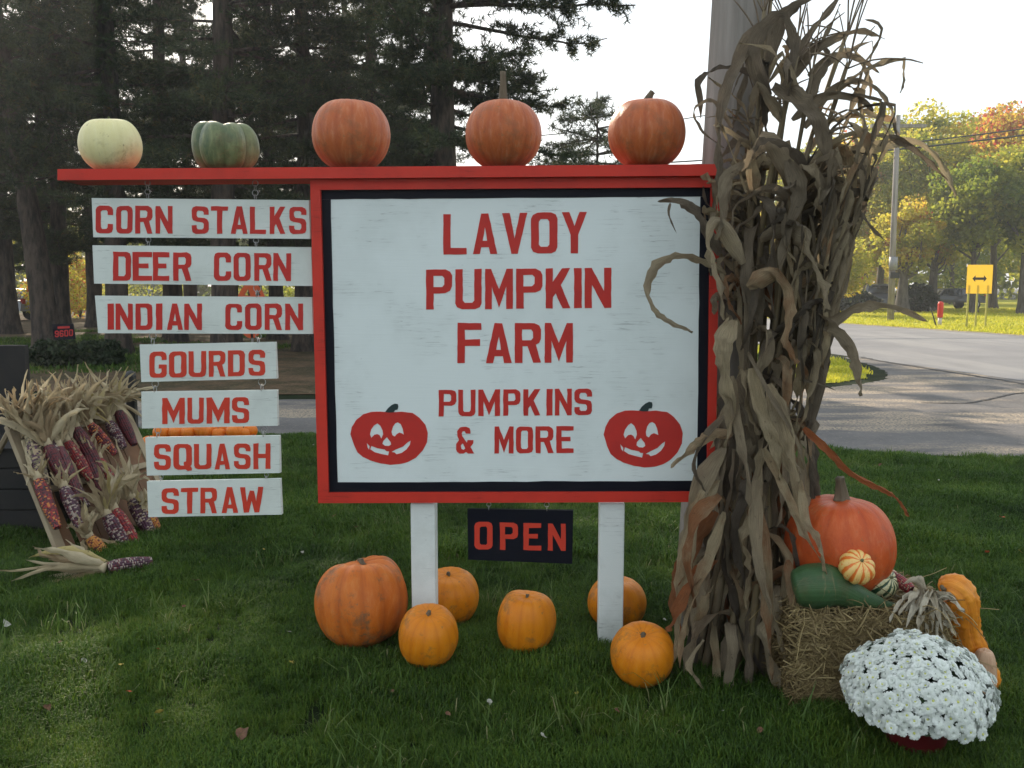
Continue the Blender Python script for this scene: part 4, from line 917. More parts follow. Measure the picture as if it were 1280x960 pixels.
car(gx(-12, 40), 40, radians(170), carpaint('silver_paint', (.34, .36, .42)), 'silver car partly cut off by the left edge, behind the pines', False)
def PX(Y):
    f = lambda px, py, off: atY(px, py, Y) + np.array((0, -off, 0)); 
    class G:
        normal = np.array((0, -1., 0))
        def __call__(s, a, b, c): return f(a, b, c)
    return G()
Yn = 16.9; ns = empty('number_sign', (gx(78, Yn), Yn, 0), 'small black sign with the red number 9600 above the dark shrubs', 'sign')
g = PX(Yn); q = [(64.5,405.5),(91,404.5),(94,424),(67.5,426)]
ext('board', q, [], .0, .03, M_black, ns, fn=g)
ext('post', [(74.5,426.3),(84,425.8),(83,448),(76,448)], [], -.002, .05, M_black, ns, fn=g)
M_redt = simple('red_digits', (.5, .02, .02), (.4, .02, .02), 9, .5)
for k, ch in enumerate('9600'):
    x0 = 68.6 + k * 5.9; w_ = 5.0; yb0 = 421.5 - k * .5
    out_, hs = GL['O' if ch == '0' else ch]; mpf = lambda p: (x0 + w_ * p[0], yb0 - 8.2 * p[1])
    ext('painted_digit', [mpf(p) for p in out_], [[mpf(p) for p in h] for h in hs], .004, .0025, M_redt, ns, fn=g)
ext('red_stripe', [(72,408.2),(87,407.5),(87.3,410.2),(72.3,411)], [], .004, .0025, M_redt, ns, fn=g)
# orange cut-out face on the thick pine
Yj = 18.0; g = PX(Yj); M_orp = simple('orange_painted_wood', (.62, .10, .025), (.5, .08, .02), 6, .6)
cx, cy, w_, h_ = 314, 388, 19, 35
outl = [(cx + w_*cos(a)*(1+.04*cos(2*a)), cy + h_*sin(a)) for a in np.linspace(0, 2*pi, 28, endpoint=False)]
c0 = atY(cx, cy, Yj); jo = ext('orange_face_cutout', outl, [[(305,369),(310,361),(313,370)], [(319,370),(322,361),(326,369)], [(304,400),(314,408),(325,400),(315,414)]], 0, .03, M_orp, None, fn=g)
jo.data.transform(Matrix.Translation(Vector(-c0))); jo.location = Vector(c0); MB().box((-.025, .0, -float(c0[2]) - .1), (.025, .03, -.3)).make('stake', M_pole, jo, local=True); props(jo, 'orange cut-out face with triangle eyes on the thick pine trunk, half hidden by INDIAN CORN', 'decoration')
# ------------------------------------------------------------------ dry leaves as ribbons
def ribbon(P, w, side, twist=0.0, fold=.35, wave=.0, seed=0, tint=.4, prof=None, cols=4, curl=0.0):
    """leaf blade along the polyline P: width w, V-fold along the midrib, curled edges, UV u across v along"""
    rg = np.random.default_rng(seed); P = np.asarray(P, float); n = len(P); T = np.gradient(P, axis=0); T /= np.linalg.norm(T, axis=1)[:, None] + 1e-9
    s = np.linspace(0, 1, n); wp = (prof(s) if prof else (np.minimum(1, .35 + s * 4) * np.clip(1 - s, 0, 1) ** .55 * 1.05)); ph = rg.random(4) * 6.28; cr = rg.normal(0, 1, (n, cols + 1)); wv = 1 + .16 * np.sin(11 * s + ph[2]) + .10 * rg.normal(0, 1, n); wp = wp * np.clip(wv, .5, 1.4)
    V = []; UV = []; side = np.asarray(side, float)
    for i in range(n):
        sd = side - T[i] * np.dot(side, T[i]); l = np.linalg.norm(sd)
        sd = sd / l if l > 1e-3 else np.cross(T[i], (0, 0, 1.)); side = sd; nm = np.cross(T[i], sd)
        a = twist * s[i] + .3 * sin(5 * s[i] + ph[0]); S_ = sd * cos(a) + nm * sin(a); N_ = -sd * sin(a) + nm * cos(a)
        for k in range(cols + 1):
            u = k / cols * 2 - 1; ww = w / 2 * wp[i]
            off = S_ * (sin(u * (1 + curl)) / (1 + curl) if curl else u) * ww + N_ * ((fold * abs(u) + curl * .45 * u * u) * ww + wave * w * sin(17 * s[i] + ph[1] + u * 2.0) * abs(u) + .06 * w * cr[i, k])
            V.append(P[i] + off); UV.append((k / cols, s[i] * 3))
    c = cols + 1
    Fc = [(i*c+k, i*c+k+1, (i+1)*c+k+1, (i+1)*c+k) for i in range(n-1) for k in range(cols)]
    return np.array(V), Fc, np.array(UV), np.full(len(V), tint)
def droop(p, d, L, g, n=16, rg=None, wob=.02, clamp=None, kink=False):
    P = [np.array(p, float)]; d = np.array(d, float); d /= np.linalg.norm(d); ds = L / n
    kk = rg.integers(3, n - 3) if kink else -1
    for i in range(n):
        if i == kk: d = np.array((d[0] * .35 + rg.normal(0, .35), d[1] * .35 + rg.normal(0, .25), -1.0 - .5 * rg.random()))
        d = d + np.array((0, 0, -g * ds)) + (rg.normal(0, wob, 3) if rg is not None else 0); d /= np.linalg.norm(d); q = P[-1] + d * ds
        if clamp is not None: q = clamp(q)
        P.append(q)
    return np.array(P)
def curve3(pts, n=5): return smoothpoly(pts, n)

# ------------------------------------------------------------------ the bundle of corn stalks tied to the pole
shock = empty('corn_stalk_bundle', (.88, 3.28, 0), 'tall bundle of dry corn stalks and drooping leaves tied to the utility pole', 'corn stalks')
def axis(z):
    zs = [0, .5, 1.0, 1.6, 2.1, 2.7]; return np.array((np.interp(z, zs, [.88, .93, .975, 1.00, 1.045, 1.10]), np.interp(z, zs, [3.30, 3.34, 3.38, 3.38, 3.38, 3.38]), z))
def rad_at(z): return np.interp(z, [0, .3, .6, 1.0, 1.5, 2.0, 2.6], [.21, .165, .12, .085, .12, .17, .28])
leaf_jobs = []; rg = np.random.default_rng(77)
stalks = []
for k in range(26):
    a = 2 * pi * k / 26 + rg.normal(0, .1); f = .35 + .65 * rg.random() ** .5; H = 1.7 + .9 * rg.random() ** 1.5
    tw = rg.normal(0, .5); zz = np.linspace(0, H, 20)
    P = np.array([axis(z) + rad_at(z) * f * np.array((cos(a + tw * z / 2), sin(a + tw * z / 2), 0)) + (np.array((.10 * max(0, z - 1.7) ** 1.3, 0, 0))) for z in zz])
    P[:, 1] = np.minimum(P[:, 1], 3.50)
    mb = MB(); r0 = .011 + .005 * rg.random(); rad = [r0 * (1.1 - .55 * i / 19) * (1 + (.25 if i % 3 == 0 else 0)) for i in range(20)]
    mb.tube(P, rad, 7); mb.make('stalk', M_stalk, shock, True); stalks.append((P, a))
    if H > 2.0:
        mb = MB()
        for q in range(6):
            d = rg.normal(0, .35, 3) + np.array((0.1, 0, 1.0)); d /= np.linalg.norm(d)
            mb.tube(droop(P[-1] - (0, 0, .02), d, .16 + .14 * rg.random(), 2.5, 6, rg), [.003] * 6 + [.0015], 4)
        mb.make('tassel', M_tassel, shock, True)
rope = MB()
for z in (.93, .95, .975):
    rope.tube([axis(z) + np.array((.125 * cos(t) - .01, .105 * sin(t) , .008 * sin(3*t + z*9))) for t in np.linspace(0, 2*pi, 40)], .005, 6, cap=False)
rope.make('twine', simple('sisal_twine', (.35, .27, .15), (.25, .19, .1), 60, .9), shock, True)
Rlim = lambda z: float(np.interp(z, [0, .25, .6, .9, 1.2, 1.6, 2.2], [.31, .29, .24, .18, .20, .25, .38]))
def clampf(q):
    c = axis(q[2]); d = q[:2] - c[:2]; r = np.linalg.norm(d); m = Rlim(q[2])
    if r > m: q = q.copy(); q[:2] = c[:2] + d / r * (m + (r - m) * .25)
    if q[2] < .012: q[2] = .012
    q[1] = min(q[1], 3.56); return q
jobs = []
N_LEAF = 372
for k in range(N_LEAF):
    P, a = stalks[rg.integers(0, len(stalks))]; f = rg.random()
    z0 = .12 + 2.3 * f ** .8
    z0 = min(z0, P[-1][2] - .05); i = int(np.interp(z0, P[:, 2], np.arange(20))); p = P[i]; c = axis(z0)
    o = p - c; o[2] = 0; aa = math.atan2(o[1], o[0]) + rg.normal(0, .7)
    if sin(aa) > .3 and rg.random() < .6: aa = -aa                     # most of them hang on the side away from the pole
    L = (.36 + .42 * rg.random()); lo = z0 < 1.25
    out_ = .25 + .35 * rg.random() if lo else .3 + .65 * rg.random() ** 1.4
    if cos(aa) < -.2 and z0 > 1.2: L *= .55; out_ *= .5
    upd = rg.uniform(-.8, .7) if lo else rg.uniform(.0, 1.3)
    g = rg.uniform(4, 12) if lo else rg.uniform(1.5, 8)
    Q = droop(p, (cos(aa) * out_, sin(aa) * out_, upd), L, g, 17, rg, .15, clampf, rg.random() < .6)
    if Q[:, 2].min() < .01: Q[:, 2] = np.maximum(Q[:, 2], .01)
    Q[:, 1] = np.minimum(Q[:, 1], 3.6)
    side = np.array((-sin(aa), cos(aa), 0)); 
    t = np.clip(rg.normal(.38, .25) + (.10 if z0 < .9 and rg.random() < .35 else 0) - (.02 if z0 > 1.5 else 0), 0, .97 if z0 < 1.5 else .62)
    jobs.append((Q, (.040 + .055 * rg.random() ** 1.2) * (1 if z0 < 1.5 else .72), side, rg.normal(0, .9), rg.uniform(.0, .3), rg.uniform(.04, .20), t, rg.uniform(0, .5)))
def at(px, py, Y): return atY(px, py, Y)
hero = [ # traced leaves: points (px, py, distance), width, tint, twist
 ([(905,345,3.30),(880,330,3.26),(850,322,3.22),(823,335,3.20),(811,358,3.19),(818,385,3.18),(838,402,3.18),(866,415,3.17)], .050, .45, .9),
 ([(900,318,3.30),(885,285,3.27),(868,260,3.25),(845,250,3.24),(822,252,3.23)], .055, .12, .5),
 ([(838,254,3.23),(836,268,3.22),(846,292,3.20)], .012, .15, .0),
 ([(915,545,3.25),(895,542,3.21),(875,555,3.19),(858,568,3.18),(838,585,3.17)], .055, .62, .8),
 ([(905,520,3.22),(882,545,3.20),(868,580,3.19),(880,610,3.18),(892,640,3.17)], .028, .15, .6),
 ([(985,85,3.34),(1020,60,3.32),(1055,42,3.3),(1080,38,3.3),(1106,49,3.28)], .040, .22, .6),
 ([(985,95,3.3),(1015,40,3.3),(1040,10,3.28),(1062,-25,3.26)], .036, .2, .9),
 ([(975,110,3.34),(1010,75,3.3),(1035,40,3.3),(1050,5,3.3)], .03, .25, 1.0),
 ([(1005,160,3.32),(1035,115,3.3),(1065,100,3.28),(1095,108,3.26),(1115,135,3.25),(1122,175,3.24)], .040, .25, .8),
 ([(1005,200,3.32),(1060,192,3.28),(1110,180,3.25),(1150,178,3.22),(1180,208,3.2),(1195,245,3.19)], .045, .52, .9),
 ([(1110,170,3.25),(1140,185,3.22),(1165,205,3.2),(1185,226,3.19)], .030, .15, .4),
 ([(1010,95,3.34),(1045,70,3.3),(1075,75,3.28),(1100,92,3.27)], .036, .3, .4),
 ([(960,60,3.4),(990,110,3.33),(1010,130,3.3),(1060,160,3.26),(1100,185,3.24)], .010, .3, .0),
 ([(1000,250,3.30),(1030,195,3.26),(1055,190,3.24),(1065,235,3.22),(1066,290,3.2)], .060, .60, 1.1),
 ([(1005,300,3.28),(1040,240,3.25),(1060,225,3.23),(1080,270,3.21),(1105,300,3.2)], .030, .15, .8),
 ([(1010,330,3.25),(1040,290,3.22),(1052,330,3.2),(1045,380,3.19)], .050, .40, 1.0),
 ([(1000,400,3.25),(1035,402,3.22),(1065,386,3.2),(1100,380,3.18),(1130,388,3.17),(1160,402,3.16)], .050, .38, .5),
 ([(1005,390,3.22),(1040,408,3.19),(1062,432,3.17),(1072,462,3.16),(1077,495,3.16)], .060, .33, .9),
 ([(1000,420,3.22),(1022,440,3.2),(1018,480,3.19),(1008,500,3.18)], .030, .5, .4),
 ([(1000,475,3.2),(1020,478,3.19),(1045,488,3.18)], .010, .2, .0),
 ([(990,230,3.24),(965,180,3.2),(935,205,3.17),(910,225,3.16),(905,275,3.15),(895,300,3.15)], .075, .36, .5),
 ([(965,110,3.26),(1000,130,3.2),(1020,150,3.17),(1035,190,3.16),(1048,230,3.15)], .080, .22, .5),
 ([(930,330,3.18),(900,280,3.15),(888,310,3.13),(900,350,3.12),(905,400,3.12)], .070, .46, .6),
 ([(950,300,3.2),(985,290,3.15),(1005,310,3.12),(1025,350,3.1),(1035,390,3.1)], .075, .40, .7),
 ([(915,400,3.14),(905,430,3.1),(908,470,3.09),(915,520,3.09),(905,560,3.08)], .075, .50, .4),
 ([(935,360,3.16),(970,345,3.12),(985,380,3.1),(980,425,3.09),(995,455,3.1)], .065, .66, .8),
 ([(960,480,3.12),(975,530,3.08),(990,580,3.07),(1005,640,3.08),(1010,690,3.09)], .085, .48, .5),
 ([(940,460,3.12),(955,520,3.08),(970,560,3.06),(975,600,3.05)], .060, .55, .7),
 ([(935,440,3.14),(960,490,3.08),(995,550,3.05),(1010,600,3.04)], .022, .3, .0),
 ([(955,560,3.1),(985,620,3.04),(1005,665,3.0),(1030,705,2.98)], .040, .58, .8),
 ([(1000,600,3.06),(1008,650,2.99),(1022,670,2.97),(1030,700,2.95),(1035,735,2.94)], .040, .56, 1.5),
 ([(945,600,3.1),(945,670,3.04),(955,730,3.0),(975,790,2.98),(992,855,2.96)], .050, .42, 1.2),
 ([(950,640,3.1),(958,720,3.03),(962,780,3.0),(965,850,2.97)], .055, .66, .5),
 ([(905,640,3.1),(890,690,3.06),(870,740,3.04),(855,790,3.02),(850,835,3.0)], .050, .60, .8),
 ([(900,620,3.1),(872,650,3.07),(862,700,3.05),(868,760,3.05)], .065, .72, .6),
 ([(895,700,3.1),(865,730,3.06),(848,765,3.05),(835,790,3.05)], .060, .88, .7),
 ([(880,800,3.05),(862,830,3.0),(872,850,2.98),(880,862,2.96)], .024, .4, .4),
 ([(985,700,3.06),(990,740,3.0),(995,780,2.98),(998,830,2.97)], .038, .70, .6),
 ([(915,470,3.12),(925,540,3.06),(935,590,3.04),(938,640,3.04)], .045, .36, .9),
 ([(900,600,3.2),(872,640,3.15),(858,700,3.12),(850,770,3.1),(842,830,3.08)], .070, .55, .6),
 ([(905,560,3.24),(880,600,3.2),(866,660,3.18),(860,720,3.17),(856,790,3.16)], .075, .40, .8),
 ([(895,640,3.2),(868,680,3.16),(852,715,3.14),(843,745,3.13),(852,790,3.12)], .070, .80, .6),
 ([(960,80,3.35),(975,30,3.3),(1000,5,3.28),(1040,-12,3.26)], .07, .18, .5),
 ([(960,120,3.3),(945,60,3.26),(975,20,3.24),(990,60,3.23),(985,120,3.22)], .075, .16, .6),
 ([(990,150,3.3),(1030,120,3.26),(1075,125,3.24),(1092,140,3.23)], .045, .2, .5),
 ([(985,200,3.2),(1000,240,3.16),(985,290,3.14),(975,340,3.12)], .065, .30, .8),
 ([(915,160,3.3),(895,130,3.27),(880,128,3.26),(868,140,3.25),(880,165,3.24),(905,185,3.24)], .022, .2, .5),
 ([(950,30,3.35),(925,75,3.28),(905,130,3.22),(900,200,3.2),(905,250,3.2)], .060, .20, .6),
]
for pts, w, t, tw in hero:
    Q = curve3([at(*p) for p in pts], 5); side = np.array((.35, -.2, .9)) if abs(pts[0][0]-pts[-1][0]) > abs(pts[0][1]-pts[-1][1]) else np.array((.95, -.3, 0))
    jobs.insert(0, (Q, w * 1.3, side, tw, .25, .10, t, .35))
rest = []
for k, (Q, w, side, tw, fo, wa, t, cu) in enumerate(jobs):
    V, Fc, uv, ti = ribbon(Q, w, side, tw, fo, wa, seed=k, tint=t, curl=cu)
    if k < 300: mk('leaf', V, Fc, M_corn, shock, True, {'tint': ti}, uv)
    else: rest.append((V, Fc, uv, ti))
n0 = 0; AV, AF, AU, AT = [], [], [], []
for V, Fc, uv, ti in rest: AV.append(V); AF += [tuple(i + n0 for i in f) for f in Fc]; AU.append(uv); AT.append(ti); n0 += len(V)
props(mk('inner_leaves', np.concatenate(AV), AF, M_corn, shock, True, {'tint': np.concatenate(AT)}, np.concatenate(AU)), kind='stuff')
Q = curve3([at(*p) for p in [(1005,535,3.2),(1035,562,3.15),(1065,590,3.12),(1100,608,3.1),(1122,622,3.09),(1136,646,3.08)]], 5)
V, Fc, uv, ti = ribbon(Q, .052, (.3, -.3, .9), .5, .4, .04, seed=901, tint=.4, curl=.5)
o = mk('leaf', V, Fc, M_orleaf, shock, True, {'tint': ti}, uv); o['label'] = 'long rusty orange leaf reaching out to the right'

# ------------------------------------------------------------------ ears of Indian corn
def ear(p0, p1, r, km, label, group, husks=8, hl=.2, hw=.035, up=(0, 0, 1), spread=.5, seed=0, hdown=0, name='indian_corn_ear', g=5.0, front=None, hbase=.0):
    """cob from butt p0 to tip p1; husk leaves pulled back from the butt"""
    rg = np.random.default_rng(seed); p0 = np.array(p0, float); p1 = np.array(p1, float); D = p1 - p0; L = np.linalg.norm(D); D /= L
    a = np.cross(D, (.3, -.9, .2)); a /= np.linalg.norm(a); b = np.cross(D, a); e = empty(name, p0, label, 'corn ear', group)
    rows, per = 16, 36; V = []; T = []; Fc = []
    for j in range(per):
        for k in range(rows):
            t0, t1 = j / per, (j + 1) / per; th0, th1 = 2*pi*k/rows, 2*pi*(k+1)/rows; tint = rg.random(); n = len(V)
            for (t, th, inn) in ((t0, th0, 1), (t0, th1, 1), (t1, th1, 1), (t1, th0, 1), (.72*t0+.28*t1, .75*th0+.25*th1, 0), (.72*t0+.28*t1, .25*th0+.75*th1, 0), (.28*t0+.72*t1, .25*th0+.75*th1, 0), (.28*t0+.72*t1, .75*th0+.25*th1, 0)):
                pr = (min(1, .72 + t * 1.6)) * (1 - max(0, t - .45) ** 1.7 * 1.15) * r * (.90 if inn else 1.02)
                q = p0 + D * L * t + (a * cos(th) + b * sin(th)) * pr; V.append(q); T.append(tint)
            Fc += [(n, n+1, n+5, n+4), (n+1, n+2, n+6, n+5), (n+2, n+3, n+7, n+6), (n+3, n, n+4, n+7), (n+4, n+5, n+6, n+7)]
    mk('cob', V, Fc, KM[km], e, True, {'tint': T})
    upv = np.array(up, float); upv /= np.linalg.norm(upv); fr = np.array(front if front is not None else (.5, -.8, .1), float)
    mb = MB(); mb.tube([p0 - D * .005, p0 + upv * .03, p0 + upv * .05], [r * .8, r * .55, r * .35], 8); mb.make('shank', M_husk, e, True, tint=True)
    for k in range(husks):
        th = 2 * pi * k / husks + rg.normal(0, .25); o = a * cos(th) + b * sin(th); dn = k < hdown
        d = (upv * (1.0 if not dn else -.15) + o * spread * (.4 + rg.random()) + rg.normal(0, .12, 3)); ll = hl * (.6 + .6 * rg.random())
        if dn: d = D * .7 + (fr + o * .7) * .5; ll *= 1.0
        st = p0 + upv * (.02 if not dn else .01) + o * r * (.5 if not dn else .9)
        Q = droop(st, d, ll, g * rg.uniform(.1, 1.3) if not dn else 2, 9, rg, .08); 
        Q[:, 2] = np.maximum(Q[:, 2], .008)
        V, F2, uv, ti = ribbon(Q, hw * (.7 + .8 * rg.random()), np.cross(d, fr + .01), rg.normal(0, .8), rg.uniform(.1, .6), .05, seed=seed * 31 + k, tint=np.clip(rg.normal(.4, .28), 0, 1), curl=rg.uniform(.2, 1.2), cols=3,
                                prof=lambda s: np.minimum(1, .55 + s * 2) * np.clip(1 - s, 0, 1) ** .6)
        mk('husk', V, F2, M_husk, e, True, {'tint': ti}, uv)
    return e
# the leaning rack they hang on
TL = atY(10, 530, 5.0); BL = gnd(80, 702); TR = atY(150, 508, 5.85); BR = gnd(208, 662)
RN = np.cross(BL - TL, TR - TL); RN /= np.linalg.norm(RN); RN = -RN if RN[1] > 0 else RN
RP0 = (TL + BL + TR) / 3
def RK(px, py, off=.0): return onplane(px, py, RP0 + RN * off, RN)
rack = empty('corn_rack', (float((BL[0]+BR[0])/2), float((BL[1]+BR[1])/2), 0), 'leaning wooden rack hung with Indian corn, behind the left end of the grass', 'rack')
M_wood = simple('pale_pine_board', (.36, .29, .19), (.25, .19, .12), 6, .8, .5, .003, (1, 1, .15)); M_wood2 = simple('orange_stained_board', (.20, .10, .05), (.12, .065, .035), 6, .8, .5, .003, (1, 1, .15))
def beam(a, b, w, t, nm, side, normal, mat, parent):
    a, b = np.array(a), np.array(b); s = side / np.linalg.norm(side) * w / 2; n_ = normal * t
    V = [a - s, a + s, b + s, b - s, a - s - n_, a + s - n_, b + s - n_, b - s - n_]
    return bevel(mk(nm, V, [(0,1,2,3),(7,6,5,4),(0,4,5,1),(1,5,6,2),(2,6,7,3),(3,7,4,0)], mat, parent), .003)
hx = (TR - TL) / np.linalg.norm(TR - TL); dn = (BL - TL) / np.linalg.norm(BL - TL); HL = np.linalg.norm(BL - TL)
beam(TL + hx * .02, BL + hx * .02, .06, .03, 'stile', hx, RN, M_wood, rack)
beam(TL + hx * .09 - RN*.012, BL + hx * .09 - RN*.012, .075, .012, 'back_board', hx, RN, M_wood2, rack)
for k in range(1, 6): beam(TL + hx * (.09 + .15 * k) - RN*.012, BL + hx * (.09 + .15 * k) - RN*.012, .145, .012, 'back_board', hx, RN, M_wood2, rack)
beam(TL + hx * .93, BL + hx * .93, .06, .03, 'stile', hx, RN, M_wood, rack)
for f in (.10, .52): beam(TL + dn * HL * f + hx * .05 + RN*.012, TL + dn * HL * f + hx * .90 + RN*.012, .04, .018, 'rail', dn, RN, M_wood, rack)
for q in (.05, .90):
    a = TL + hx * q; b = np.array((a[0] - .55, a[1] + .30, 0.)); mb = MB(); mb.tube([a - RN*.04, b], .018, 6); mb.make('prop', M_wood, rack)
ears = [ # butt, tip, radius, kernels, label
 ((38,548),(62,630),.028,'olive','speckled olive ear at the left of the rack, pale husk folded down over it',6,2),
 ((53,540),(108,634),.030,'purple','long purple grey ear lying across the others on the rack',7,1),
 ((60,558),(84,606),.027,'maroon','dark maroon ear mostly hidden behind the long purple grey one',6,0),
 ((84,553),(114,600),.026,'red','red speckled ear below a yellowish husk, middle of the upper row',7,1),
 ((95,536),(127,592),.030,'maroon','plain dark maroon ear under a pale round husk knot',7,0),
 ((112,531),(144,568),.027,'redorange','red and orange mottled ear in the upper row, right of the maroon one',7,0),
 ((136,528),(155,560),.026,'purple','short dark ear high in the upper row near its right end',7,0),
 ((148,515),(168,556),.027,'maroon','blackish maroon ear at the right end of the upper row',8,0),
 ((74,560),(100,628),.026,'maroon','maroon ear hanging low between the purple and the red ears',6,1),
 ((108,565),(132,622),.026,'maroon','dark maroon ear at the middle of the rack, below the mottled one',6,1),
 ((48,600),(72,660),.026,'redorange','reddish ear low on the left side of the rack',6,2),
 ((80,610),(104,665),.027,'purple','purple ear low in the middle, above the long pale husks',6,2),
 ((124,575),(150,622),.026,'red','dark red ear under the upper row near the right side',6,1)]
for k, (a, b, r, km, lab, nh, hd) in enumerate(ears):
    ear(RK(*a, .07 + .02 * (k % 3)), RK(*b, .06 + .02 * (k % 3)), r * 1.35, km, lab, 'Indian corn hanging on the rack', nh + (5 if k < 8 else 2), .30 if k < 8 else .13, .06 if k < 8 else .04, (-.08, .05, 1), .45, 100 + k, hd if k < 8 else 0, front=RN)
ears2 = [
 ((112,672),(146,710),.024,'gold','small golden ear under long pale husks at the bottom of the rack',9,4,.16),
 ((134,645),(162,694),.028,'purple','short fat purple ear in the lower row',7,0,.22),
 ((143,638),(176,692),.027,'red','dark red ear between two purple ones in the lower row',7,0,.22),
 ((165,625),(194,678),.028,'speckle','white and purple speckled ear at the right end of the lower row',8,0,.24),
 ((184,640),(198,664),.022,'gold','bright yellow orange ear tip peeping out under the STRAW board',4,0,.1)]
for k, (a, b, r, km, lab, nh, hd, hl) in enumerate(ears2):
    e = ear(RK(*a, .09 + .015 * (k % 3)), RK(*b, .08 + .015 * (k % 3)), r * 1.5, km, lab, 'Indian corn hanging on the rack', nh + 4, hl * 1.25, .06, (-.12, .0, 1), .5, 140 + k, hd, front=RN)
# upper edge: a thick fringe of husks, each fan tied to the top rail
rg = np.random.default_rng(5)
for k in range(17):
    f = k / 16; pb = TL + (TR - TL) * (f * .93 - .02) + dn * .05 + RN * (.02 + .05 * rg.random())
    e = empty('husk_fan', pb, 'fan of dry husks sticking up along the top edge of the corn rack', 'corn husks', 'husk fans along the top of the corn rack')
    for q in range(13):
        d = np.array((rg.normal(.0, .35), rg.normal(0, .3), 1.0)) + RN * rg.uniform(-.2, .6); Q = droop(pb - dn * .02, d, .13 + .19 * rg.random() * (1.1 if k % 3 else .8), rg.uniform(.5, 9), 8, rg, .08)
        V, F2, uv, ti = ribbon(Q, .045 * (.6 + .8 * rg.random()), np.cross(d, RN), rg.normal(0, 1.0), .4, .06, seed=3000 + k * 20 + q, tint=np.clip(rg.normal(.35, .3), 0, 1), curl=rg.uniform(.2, 1.2), cols=3)
        mk('husk', V, F2, M_husk, e, True, {'tint': ti}, uv)
    mb = MB(); mb.tube([pb - dn * .03, pb + dn * .03], [.012, .016], 6); mb.make('shank', M_husk, e, True, tint=True)
# one more behind the post and the ears lying on the grass
g0 = gnd(135, 723); g1 = gnd(190, 713)
ear(g0 + (0, 0, .055), g1 + (0, 0, .05), .036, 'purple', 'grey purple ear lying on the grass with its husks spread to the left', 'corn lying on the grass', 18, .42, .085, (-1, -.12, .10), .42, 170, 2, g=1.2)
ear(gnd(150, 716) + (0, 0, .03), gnd(192, 709) + (0, 0, .025), .018, 'red', 'thin red ear lying on the grass behind the grey purple one', 'corn lying on the grass', 5, .14, .03, (-1, .1, .2), .3, 171, 0, g=1)
# black box added for the dark shade side of the rack; post beside it
M_blackw = simple('shade_black_wood', (.012, .012, .013), (.02, .018, .017), 6, .8, .5, .003)
shade_box = empty('rack_shade_box', (-3.15, 5.15, 0), 'black box with an upright panel, put in for the dark shade side of the corn rack', 'box')
for k in range(4): bevel(MB().box((-.5, -.02, .02 + .125 * k), (.42, .0, .02 + .125 * k + .118)).make('plank', M_blackw, shade_box, local=True), .004)
for k in range(4): bevel(MB().box((.42, .0, .02 + .125 * k), (.44, .55, .02 + .125 * k + .118)).make('plank', M_blackw, shade_box, local=True), .004)
MB().box((-.5, .0, .47), (.42, .55, .50)).make('lid', M_blackw, shade_box, local=True)
bevel(MB().box((-.55, .57, .0), (.0, .62, 1.08)).make('back_panel', M_blackw, shade_box, local=True), .006)
MB().box((-.48, .01, .0), (.40, .53, .46)).make('core', M_blackw, shade_box, local=True)
pY = 5.9; bp = empty('fence_post', (gx(168, pY), pY, 0), 'thin black metal post standing behind the corn rack', 'post')
MB().box((-.028, -.022, -.05), (.028, .022, .86)).make('shaft', M_dark, bp, local=True); mb = MB(); mb.lathe([(.036, .86), (.036, .875), (.02, .895), (0, .90)], seg=10); mb.make('cap', M_dark, bp, True, local=True)
# heap of little pumpkins beyond the SQUASH board
M_smallp = pumpkin_mat('small_orange_rind', (.70, .17, .012), (.78, .22, .02), (.55, .12, .01), .1)
sp = squash('small_pumpkin', (0, 0, 0), .064, .052, M_smallp, 'small round orange pumpkin in the heap behind the SQUASH board', 'pumpkin', ribs=10, depth=.03, seed=91, nu=28, nv=14, stem=(.02, .005, (.004, 0)), group='small pumpkins heaped on the lawn')
rg = np.random.default_rng(9); first = True; hx0 = gx(248, 6.9)
for lay, (nx, ny) in enumerate(((9, 3), (8, 3), (8, 2), (7, 2))):
    for i in range(nx):
        for j in range(ny):
            x = hx0 + (i - (nx-1)/2) * .106 + (lay % 2) * .03 + rg.normal(0, .016); y = 7.0 + (j - (ny-1)/2) * .115 + rg.normal(0, .014); z = .0 + lay * .086 + rg.normal(0, .010)
            o = sp if first else dup(sp); first = False; o.location = (x, y, max(0, z)); s_ = rg.uniform(.85, 1.18); o.scale = (s_, s_, s_); o.rotation_euler = (rg.normal(0, .2), rg.normal(0, .2), rg.random() * 6)
for i in range(6):
    o = dup(sp); o.location = (hx0 - .52 - .05 * (i % 2) - .0, 6.85 + .11 * (i // 2), .075 * (i % 2)); o.rotation_euler = (0, .2, i)

# ------------------------------------------------------------------ straw bale and what stands on it
M_straw = tinted('straw', [(0, (.13, .09, .04)), (.5, (.26, .19, .09)), (1, (.40, .31, .15))], .2)
M_bale = simple('packed_straw', (.13, .09, .045), (.24, .17, .085), 60, .95, 1.0, .02, (1, 1, 3))
bx0, bx1, by0, by1, bz = .97, 1.49, 2.93, 3.36, .335
bale = empty('straw_bale', ((bx0+bx1)/2, (by0+by1)/2, 0), 'loose straw bale under the big orange pumpkin and the gourds', 'straw bale')
V = []; Fc = []; rg = np.random.default_rng(12)
def face_grid(o, u, v, nu, nv, nrm):
    global V, Fc
    n = len(V)
    for i in range(nu + 1):
        for j in range(nv + 1):
            e = min(i, nu - i, j, nv - j) > 0; q = o + u * i / nu + v * j / nv; V.append(q + nrm * (rg.normal(0, .007) if e else 0))
    for i in range(nu):
        for j in range(nv): Fc.append((n + i*(nv+1)+j, n + (i+1)*(nv+1)+j, n + (i+1)*(nv+1)+j+1, n + i*(nv+1)+j+1))
X, Y_, Z = np.array((bx1-bx0, 0, 0)), np.array((0, by1-by0, 0)), np.array((0, 0, bz)); O = np.array((bx0, by0, 0.))
